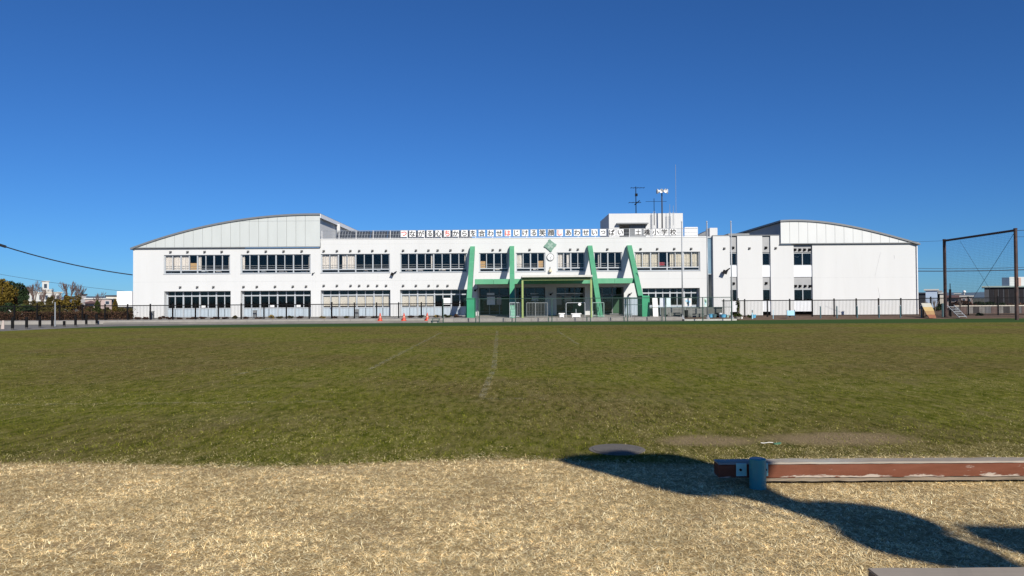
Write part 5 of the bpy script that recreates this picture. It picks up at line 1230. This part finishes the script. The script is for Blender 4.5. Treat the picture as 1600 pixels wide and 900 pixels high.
def wobbly_beam(x0, x1, y0, y1, z0, z1, seed, amp=.003, n=60):
    m = MB(); V = []; rr = random.Random(seed)
    for i in range(n+1):
        x = x0+(x1-x0)*i/n; j = lambda: rr.uniform(-amp, amp)
        V += [(x, y0+j(), z0+j()), (x, y0+j(), z1-.012+j()), (x, y0+.012, z1+j()), (x, y1-.01, z1+j()), (x, y1+j(), z1-.012), (x, y1+j(), z0+j())]
    for i in range(n):
        for k in range(6): a = 6*i+k; b_ = 6*i+(k+1) % 6; m.f.append((a, b_, b_+6, a+6))
    m.f += [(5, 4, 3, 2, 1, 0), tuple(6*n+k for k in range(6))]; m.v = V; return m
wobbly_beam(bXa, bXe, YB0, YB1, zf, zt_-.014, 3).build('beam', M_beam, t)
wobbly_beam(bXa-.004, bXe+.004, YB0-.004, YB1+.004, zt_-.013, zt_, 4, .002).build('cap_board', M_beamtop, t)
wobbly_beam(bXa+.4, bXe, YB0+.012, YB1-.01, .028, zf-.002, 5, .004).build('under_rail', M_wood, t)
def bpost(X):
    m = MB(); m.lathe((X, pY, -.05), [(.069, 0), (.069, .295), (.066, .301), (.05, .304)], 24); m.build('post', M_bp, t, smooth=False)
    for a, b_ in ((X-.155, X-.066), (X+.066, X+.118)):
        m = MB(); m.bevbox(a, b_, YB0-.018, YB0-.006, .082, .19, .002); m.build('bracket', M_bl, t)
    m = MB(); m.tube((X+.096, YB0-.03, .137), (X+.096, YB0-.018, .137), .011, n=6); m.tube((X-.12, YB0-.03, .137), (X-.12, YB0-.018, .137), .011, n=6); m.build('bolt', M_black, t)
bpost(post.x); bpost(post.x+2.9); bpost(post.x+4.9)
# second beam, nearer, its far top edge in the lower right corner
t = thing('balance_beam', (P(1357, 891, 3.8).x+1.5, 3.75, 0), 'weathered grey timber beam cut by the lower right corner', 'balance beam')
b2 = G(1357, 891, .2)
wobbly_beam(b2.x, b2.x+4.5, b2.y-.17, b2.y, .07, .2, 8).build('beam', M_wood, t)
wobbly_beam(b2.x-.003, b2.x+4.5, b2.y-.174, b2.y+.004, .2, .213, 9, .002).build('cap_board', mat('grey_weathered_board', (.36, .31, .25), .8, .25, 4, stretch=(.3, 2, 2)), t)
for dx in (1.4, 3, 4.2): m = MB(); m.lathe((b2.x+dx, b2.y-.26, -.05), [(.08, 0), (.08, .29), (.06, .3)], 20); m.build('post', M_bp, t)
mh = G(964, 702.5); t = thing('manhole_cover', (mh.x, mh.y, 0), 'flat grey round manhole cover in the turf at the tip of the large foreground shadow', 'manhole cover')
m = MB(); m.lathe((mh.x, mh.y, 0), [(.30, -.02), (.30, .004), (.295, .006)], 40); m.build('ring', mat('grey_concrete_ring', (.165, .15, .13), .9, .15, 10), t)
m = MB(); m.lathe((mh.x, mh.y, .0165), [(.262, -.009), (.26, -.005)], 36); m.build('lid', mat('grey_lid', (.15, .137, .12), .9, .15, 10, bump=.3, bscale=60), t)

mk = G(1215, 694.5); t = thing('line_marker', (mk.x, mk.y, 0), 'small faded green line marker with white string in the bare grass behind the beam', 'marker')
m = MB(); m.tube((mk.x-.04, mk.y, .0), (mk.x+.04, mk.y+.01, .012), .018, .012, 8); m.build('tag', mat('faded_green_plastic', (.05, .14, .08), .6), t)
m = MB(); m.path([(mk.x-.05, mk.y, .02), (mk.x-.1, mk.y-.03, .03), (mk.x-.16, mk.y-.02, .02), (mk.x-.2, mk.y-.05, .03)], .004, 5); m.build('string', M_curt, t)
# ------------------------------------------------------------------ unseen shadow caster behind the camera: guessed cloud-pruned tree, pads shaped to the shadow
def lift(px, py, z): g = G(px, py); return Vector((g.x, g.y, 0))+Vector((math.sin(SUN_AZ), -math.cos(SUN_AZ), 0))*(z/math.tan(SUN_EL))+Vector((0, 0, z))
LT = thing('shadow_caster_tree', (6.6, -5.2, 0), 'unseen shadow caster added behind the viewer on the right, made as a cloud-pruned tree', 'tree')
padA = [(868, 719), (885, 713), (900, 711), (930, 710), (950, 706.5), (965, 704.5), (982, 706), (1000, 710), (1030, 709), (1055, 710), (1080, 715), (1105, 722), (1135, 730), (1165, 742), (1195, 757), (1222, 773), (1245, 782), (1275, 790), (1300, 800), (1310, 824), (1290, 818), (1250, 804), (1210, 791), (1180, 783), (1150, 775), (1120, 773), (1090, 775), (1060, 772), (1030, 765), (1000, 757), (960, 745), (930, 737), (900, 729)]
padB = [(1262, 785), (1300, 785), (1340, 788), (1380, 793), (1420, 802), (1450, 812), (1466, 821), (1462, 830), (1475, 837), (1510, 845), (1545, 858), (1570, 872), (1584, 883), (1570, 888), (1540, 889), (1500, 888), (1450, 880), (1400, 870), (1360, 860), (1330, 846), (1317, 835), (1308, 822), (1280, 810)]
padC = [(1512, 828), (1560, 829), (1600, 831), (1690, 834), (1760, 850), (1740, 890), (1660, 880), (1600, 866), (1560, 851), (1530, 842)]
def pad(pts, z, th):
    b_ = [lift(x, y, z) for x, y in pts]; c = sum(b_, Vector())/len(b_); n = len(b_)
    m = MB(); V = []
    for k, (s, dz) in enumerate(((.93, -th*.5), (1, 0), (.93, th*.5), (.7, th))):
        for p in b_: q = c+(p-c)*s; V.append((q.x, q.y, z+dz))
    fs = [tuple(range(n-1, -1, -1)), tuple(range(3*n, 4*n))]
    for k in range(3):
        for i in range(n): j = (i+1) % n; fs.append((k*n+i, k*n+j, (k+1)*n+j, (k+1)*n+i))
    m.add(V, fs); m.build('shadow_pad', LM['dark'], LT)
    pp = []
    for i in range(2600):
        a, b2_ = rng.integers(0, n), rng.uniform(0, 1); e = b_[a].lerp(b_[(a+1) % n], b2_); s = math.sqrt(rng.uniform(0, 1)); q = c+(e-c)*s*.985; pp.append((q.x, q.y, z+th*(1.1-s)+rng.uniform(-.02, .04)))
    L0 = Vector(W[LT.name]); link('leaves', leaves_mesh('leaves', np.array(pp)-np.array(L0), None, .025, LM['green']), LT, L0)
    return c
ca = pad(padA, 5.0, .12); cb = pad(padB, 5.0, .14); cc = pad(padC, 5.4, .14)
m = MB(); b0 = Vector((6.6, -5.2, 0)); top = Vector((6.3, -5.0, 4.2))
m.tube(b0, b0.lerp(top, .5)+Vector((.1, 0, 0)), .2, .16, 12); m.tube(b0.lerp(top, .5)+Vector((.1, 0, 0)), top, .16, .11, 12); m.build('trunk', M_bark, LT)
def limb(a, b_, r): m = MB(); mid = a.lerp(b_, .5)+Vector((0, 0, -.1)); m.path([a, mid, b_], r, 8); m.build('limb', M_bark, LT)
limb(top, lift(1575, 880, 4.93), .05); limb(lift(1575, 880, 4.93), lift(1300, 806, 4.93), .035)
limb(top, cc+Vector((0, 0, -.08)), .05)
limb(lift(1466, 828, 5.0), lift(1640, 876, 5.0), .022); limb(lift(1110, 776, 4.98), lift(1310, 826, 4.98), .014)

# ------------------------------------------------------------------ grass blades near the camera
def blade_mat(name, c0, c1, c2, rough=.8, clump=(11, .4, 1.75), st=(1, .35, 1)):
    m = bpy.data.materials.new(name); m.use_nodes = True; nt = m.node_tree; b = nt.nodes['Principled BSDF']; L = nt.links.new
    b.inputs['Roughness'].default_value = 1; b.inputs['Specular IOR Level'].default_value = 0
    ge = N(nt, 'ShaderNodeNewGeometry'); cr = N(nt, 'ShaderNodeValToRGB'); e = cr.color_ramp.elements; e[0].color = (*c0, 1); e[1].color = (*c2, 1); k = e.new(.5); k.color = (*c1, 1)
    L(ge.outputs['Random Per Island'], cr.inputs[0])
    n = N(nt, 'ShaderNodeTexNoise'); n.inputs['Scale'].default_value = 1.3; n.inputs['Detail'].default_value = 5; L(ge.outputs['Position'], n.inputs['Vector'])
    r = N(nt, 'ShaderNodeMapRange'); r.inputs[1].default_value = .3; r.inputs[2].default_value = .7; r.inputs[3].default_value = .72; r.inputs[4].default_value = 1.15; L(n.outputs[0], r.inputs[0])
    mp = N(nt, 'ShaderNodeMapping'); mp.inputs['Scale'].default_value = st; L(ge.outputs['Position'], mp.inputs[0])
    n2 = N(nt, 'ShaderNodeTexNoise'); n2.inputs['Scale'].default_value = clump[0]; n2.inputs['Detail'].default_value = 4; n2.inputs['Roughness'].default_value = .7; L(mp.outputs[0], n2.inputs['Vector'])
    r2 = N(nt, 'ShaderNodeMapRange'); r2.inputs[1].default_value = .34; r2.inputs[2].default_value = .68; r2.inputs[3].default_value = clump[1]; r2.inputs[4].default_value = clump[2]; L(n2.outputs[0], r2.inputs[0])
    mu = N(nt, 'ShaderNodeMath', operation='MULTIPLY'); L(r.outputs[0], mu.inputs[0]); L(r2.outputs[0], mu.inputs[1])
    hv = N(nt, 'ShaderNodeHueSaturation'); L(cr.outputs[0], hv.inputs['Color']); L(mu.outputs[0], hv.inputs['Value']); L(hv.outputs[0], b.inputs['Base Color']); return m
def blades(name, P0, length, width, tilt, mat_):
    n = len(P0); th = rng.uniform(0, 6.283, n); d = np.stack([np.cos(th), np.sin(th), np.zeros(n)], 1); s = np.stack([-np.sin(th), np.cos(th), np.zeros(n)], 1)
    l = length*rng.uniform(.5, 1.4, n); ti = np.clip(rng.normal(tilt, .35 if tilt > .3 else .17, n), .02, 1.45)
    tip = P0+d*(l*np.cos(ti))[:, None]; tip[:, 2] += l*np.sin(ti); wd = (width*rng.uniform(.6, 1.4, n))[:, None]
    v = np.empty((n, 3, 3)); v[:, 0] = P0-s*wd/2; v[:, 1] = P0+s*wd/2; v[:, 2] = tip
    me = bpy.data.meshes.new(name); me.vertices.add(n*3); me.vertices.foreach_set('co', v.ravel()); me.loops.add(n*3); me.loops.foreach_set('vertex_index', np.arange(n*3, dtype=np.int32))
    me.polygons.add(n); me.polygons.foreach_set('loop_start', np.arange(0, n*3, 3, dtype=np.int32)); me.polygons.foreach_set('loop_total', np.full(n, 3, dtype=np.int32)); me.update(calc_edges=True); me.materials.append(mat_)
    return tag(link(name, me), kind='stuff')
def scatter(n, y0, y1, pw=1.):
    y = rng.uniform(0, 1, n)**pw*(y1-y0)+y0; x = rng.uniform(-1, 1, n)*(y*.74+.5); return x, y
def le(x): return 7.38+.14*np.sin(x*1.43+2.0)
def ok_(x, y): return ((x-mh.x)**2+(y-mh.y)**2 > .30**2) & ~((x > post.x-.1) & (x < post.x+.1) & (y > post.y) & (y < post.y+.17))
def pn(x, y, f, s=0): return np.sin(x*f+1.3*np.sin(y*f*.7+s)+s)*np.sin(y*f*1.1+1.7*np.sin(x*f*.6)+s*2)
x, y = scatter(560000, 3.2, 8.6, .85); jit = rng.normal(0, .11, len(x))+.13*pn(x, y, 2.1)+.07*pn(x, y, 6.1, 2); k = (y < le(x)+jit) & ok_(x, y) & (rng.uniform(0, 1, len(x)) < .72+.22*pn(x, y, 3.3, 1)+.3*pn(x, y*1.9, 9.3, 2)+.3*pn(x*1.1, y*2.1, 23., 5)+.12*pn(x, y, 1.1, 4))
P0 = np.stack([x[k], y[k], np.zeros(k.sum())], 1)
M_strawb = blade_mat('straw_blades', (.36, .25, .10), (.92, .70, .35), (1, .90, .57), clump=(15, .58, 1.55), st=(1, .6, 1)); blades('dry_grass', P0, .045, .0046, .1, M_strawb)
x, y = scatter(760000, 6.9, 34, 1.35); jit = rng.normal(0, .09, len(x))+.13*pn(x, y, 2.1)+.07*pn(x, y, 6.1, 2); qq = np.minimum(((x-2.2)/.5)**2+((y-8.47)/.3)**2, ((x-3.75)/.8)**2+((y-8.55)/.36)**2)+.4*pn(x, y, 4.1); bare = rng.uniform(0, 1, len(x)) < np.clip(1.5-qq*.9+.5*pn(x, y*2, 11., 4), 0, .68)
keep = rng.uniform(0, 1, len(x)) < np.clip((36-y)/20, 0, 1)*(.7+.3*pn(x, y, .9, 3))
k = (y > le(x)+jit) & ok_(x, y) & ~bare & keep
gx, gy = x[k], y[k]; dry = rng.uniform(0, 1, len(gx)) < .22+.010*np.clip(gy-9, 0, 14)+.18*pn(gx, gy, 1.4, 2)+.22*pn(gx, gy, .5, 1)+.16*pn(gx, gy*.4, 2.9, 1)
dry |= (rng.uniform(0, 1, len(gx)) < .5+.4*pn(gx, gy, 3.)) & (gy < 8.25+.15*pn(gx, gy, 2.)) & (gx > 1.2)
dry |= (rng.uniform(0, 1, len(gx)) < .35+.4*pn(gx, gy, 2.3, 3)) & (gy < le(gx)+.7)
for a, b_ in (((0, 634), (520, 628.5)), ((772, 575), (752, 625)), ((752, 625), (860, 624)), ((360, 588), (440, 573)), ((640, 545), (575, 580))):
    a, b_ = G(*a), G(*b_); d_ = (b_-a); L_ = d_.length; d_ /= L_; u = (gx-a.x)*d_.x+(gy-a.y)*d_.y; v_ = np.abs(-(gx-a.x)*d_.y+(gy-a.y)*d_.x)
    dry |= (u > 0) & (u < L_) & (v_ < .10+.03*pn(gx, gy, 2.)) & (rng.uniform(0, 1, len(gx)) < .9)
P1 = np.stack([gx, gy, np.zeros(len(gx))], 1)
M_grassb = blade_mat('green_blades', (.05, .062, .006), (.15, .175, .014), (.32, .30, .05)); blades('green_grass', P1[~dry], .034, .0042, .33, M_grassb); blades('pale_grass', P1[dry], .034, .0038, .25, blade_mat('pale_blades', (.25, .20, .07), (.46, .38, .16), (.68, .57, .30)))
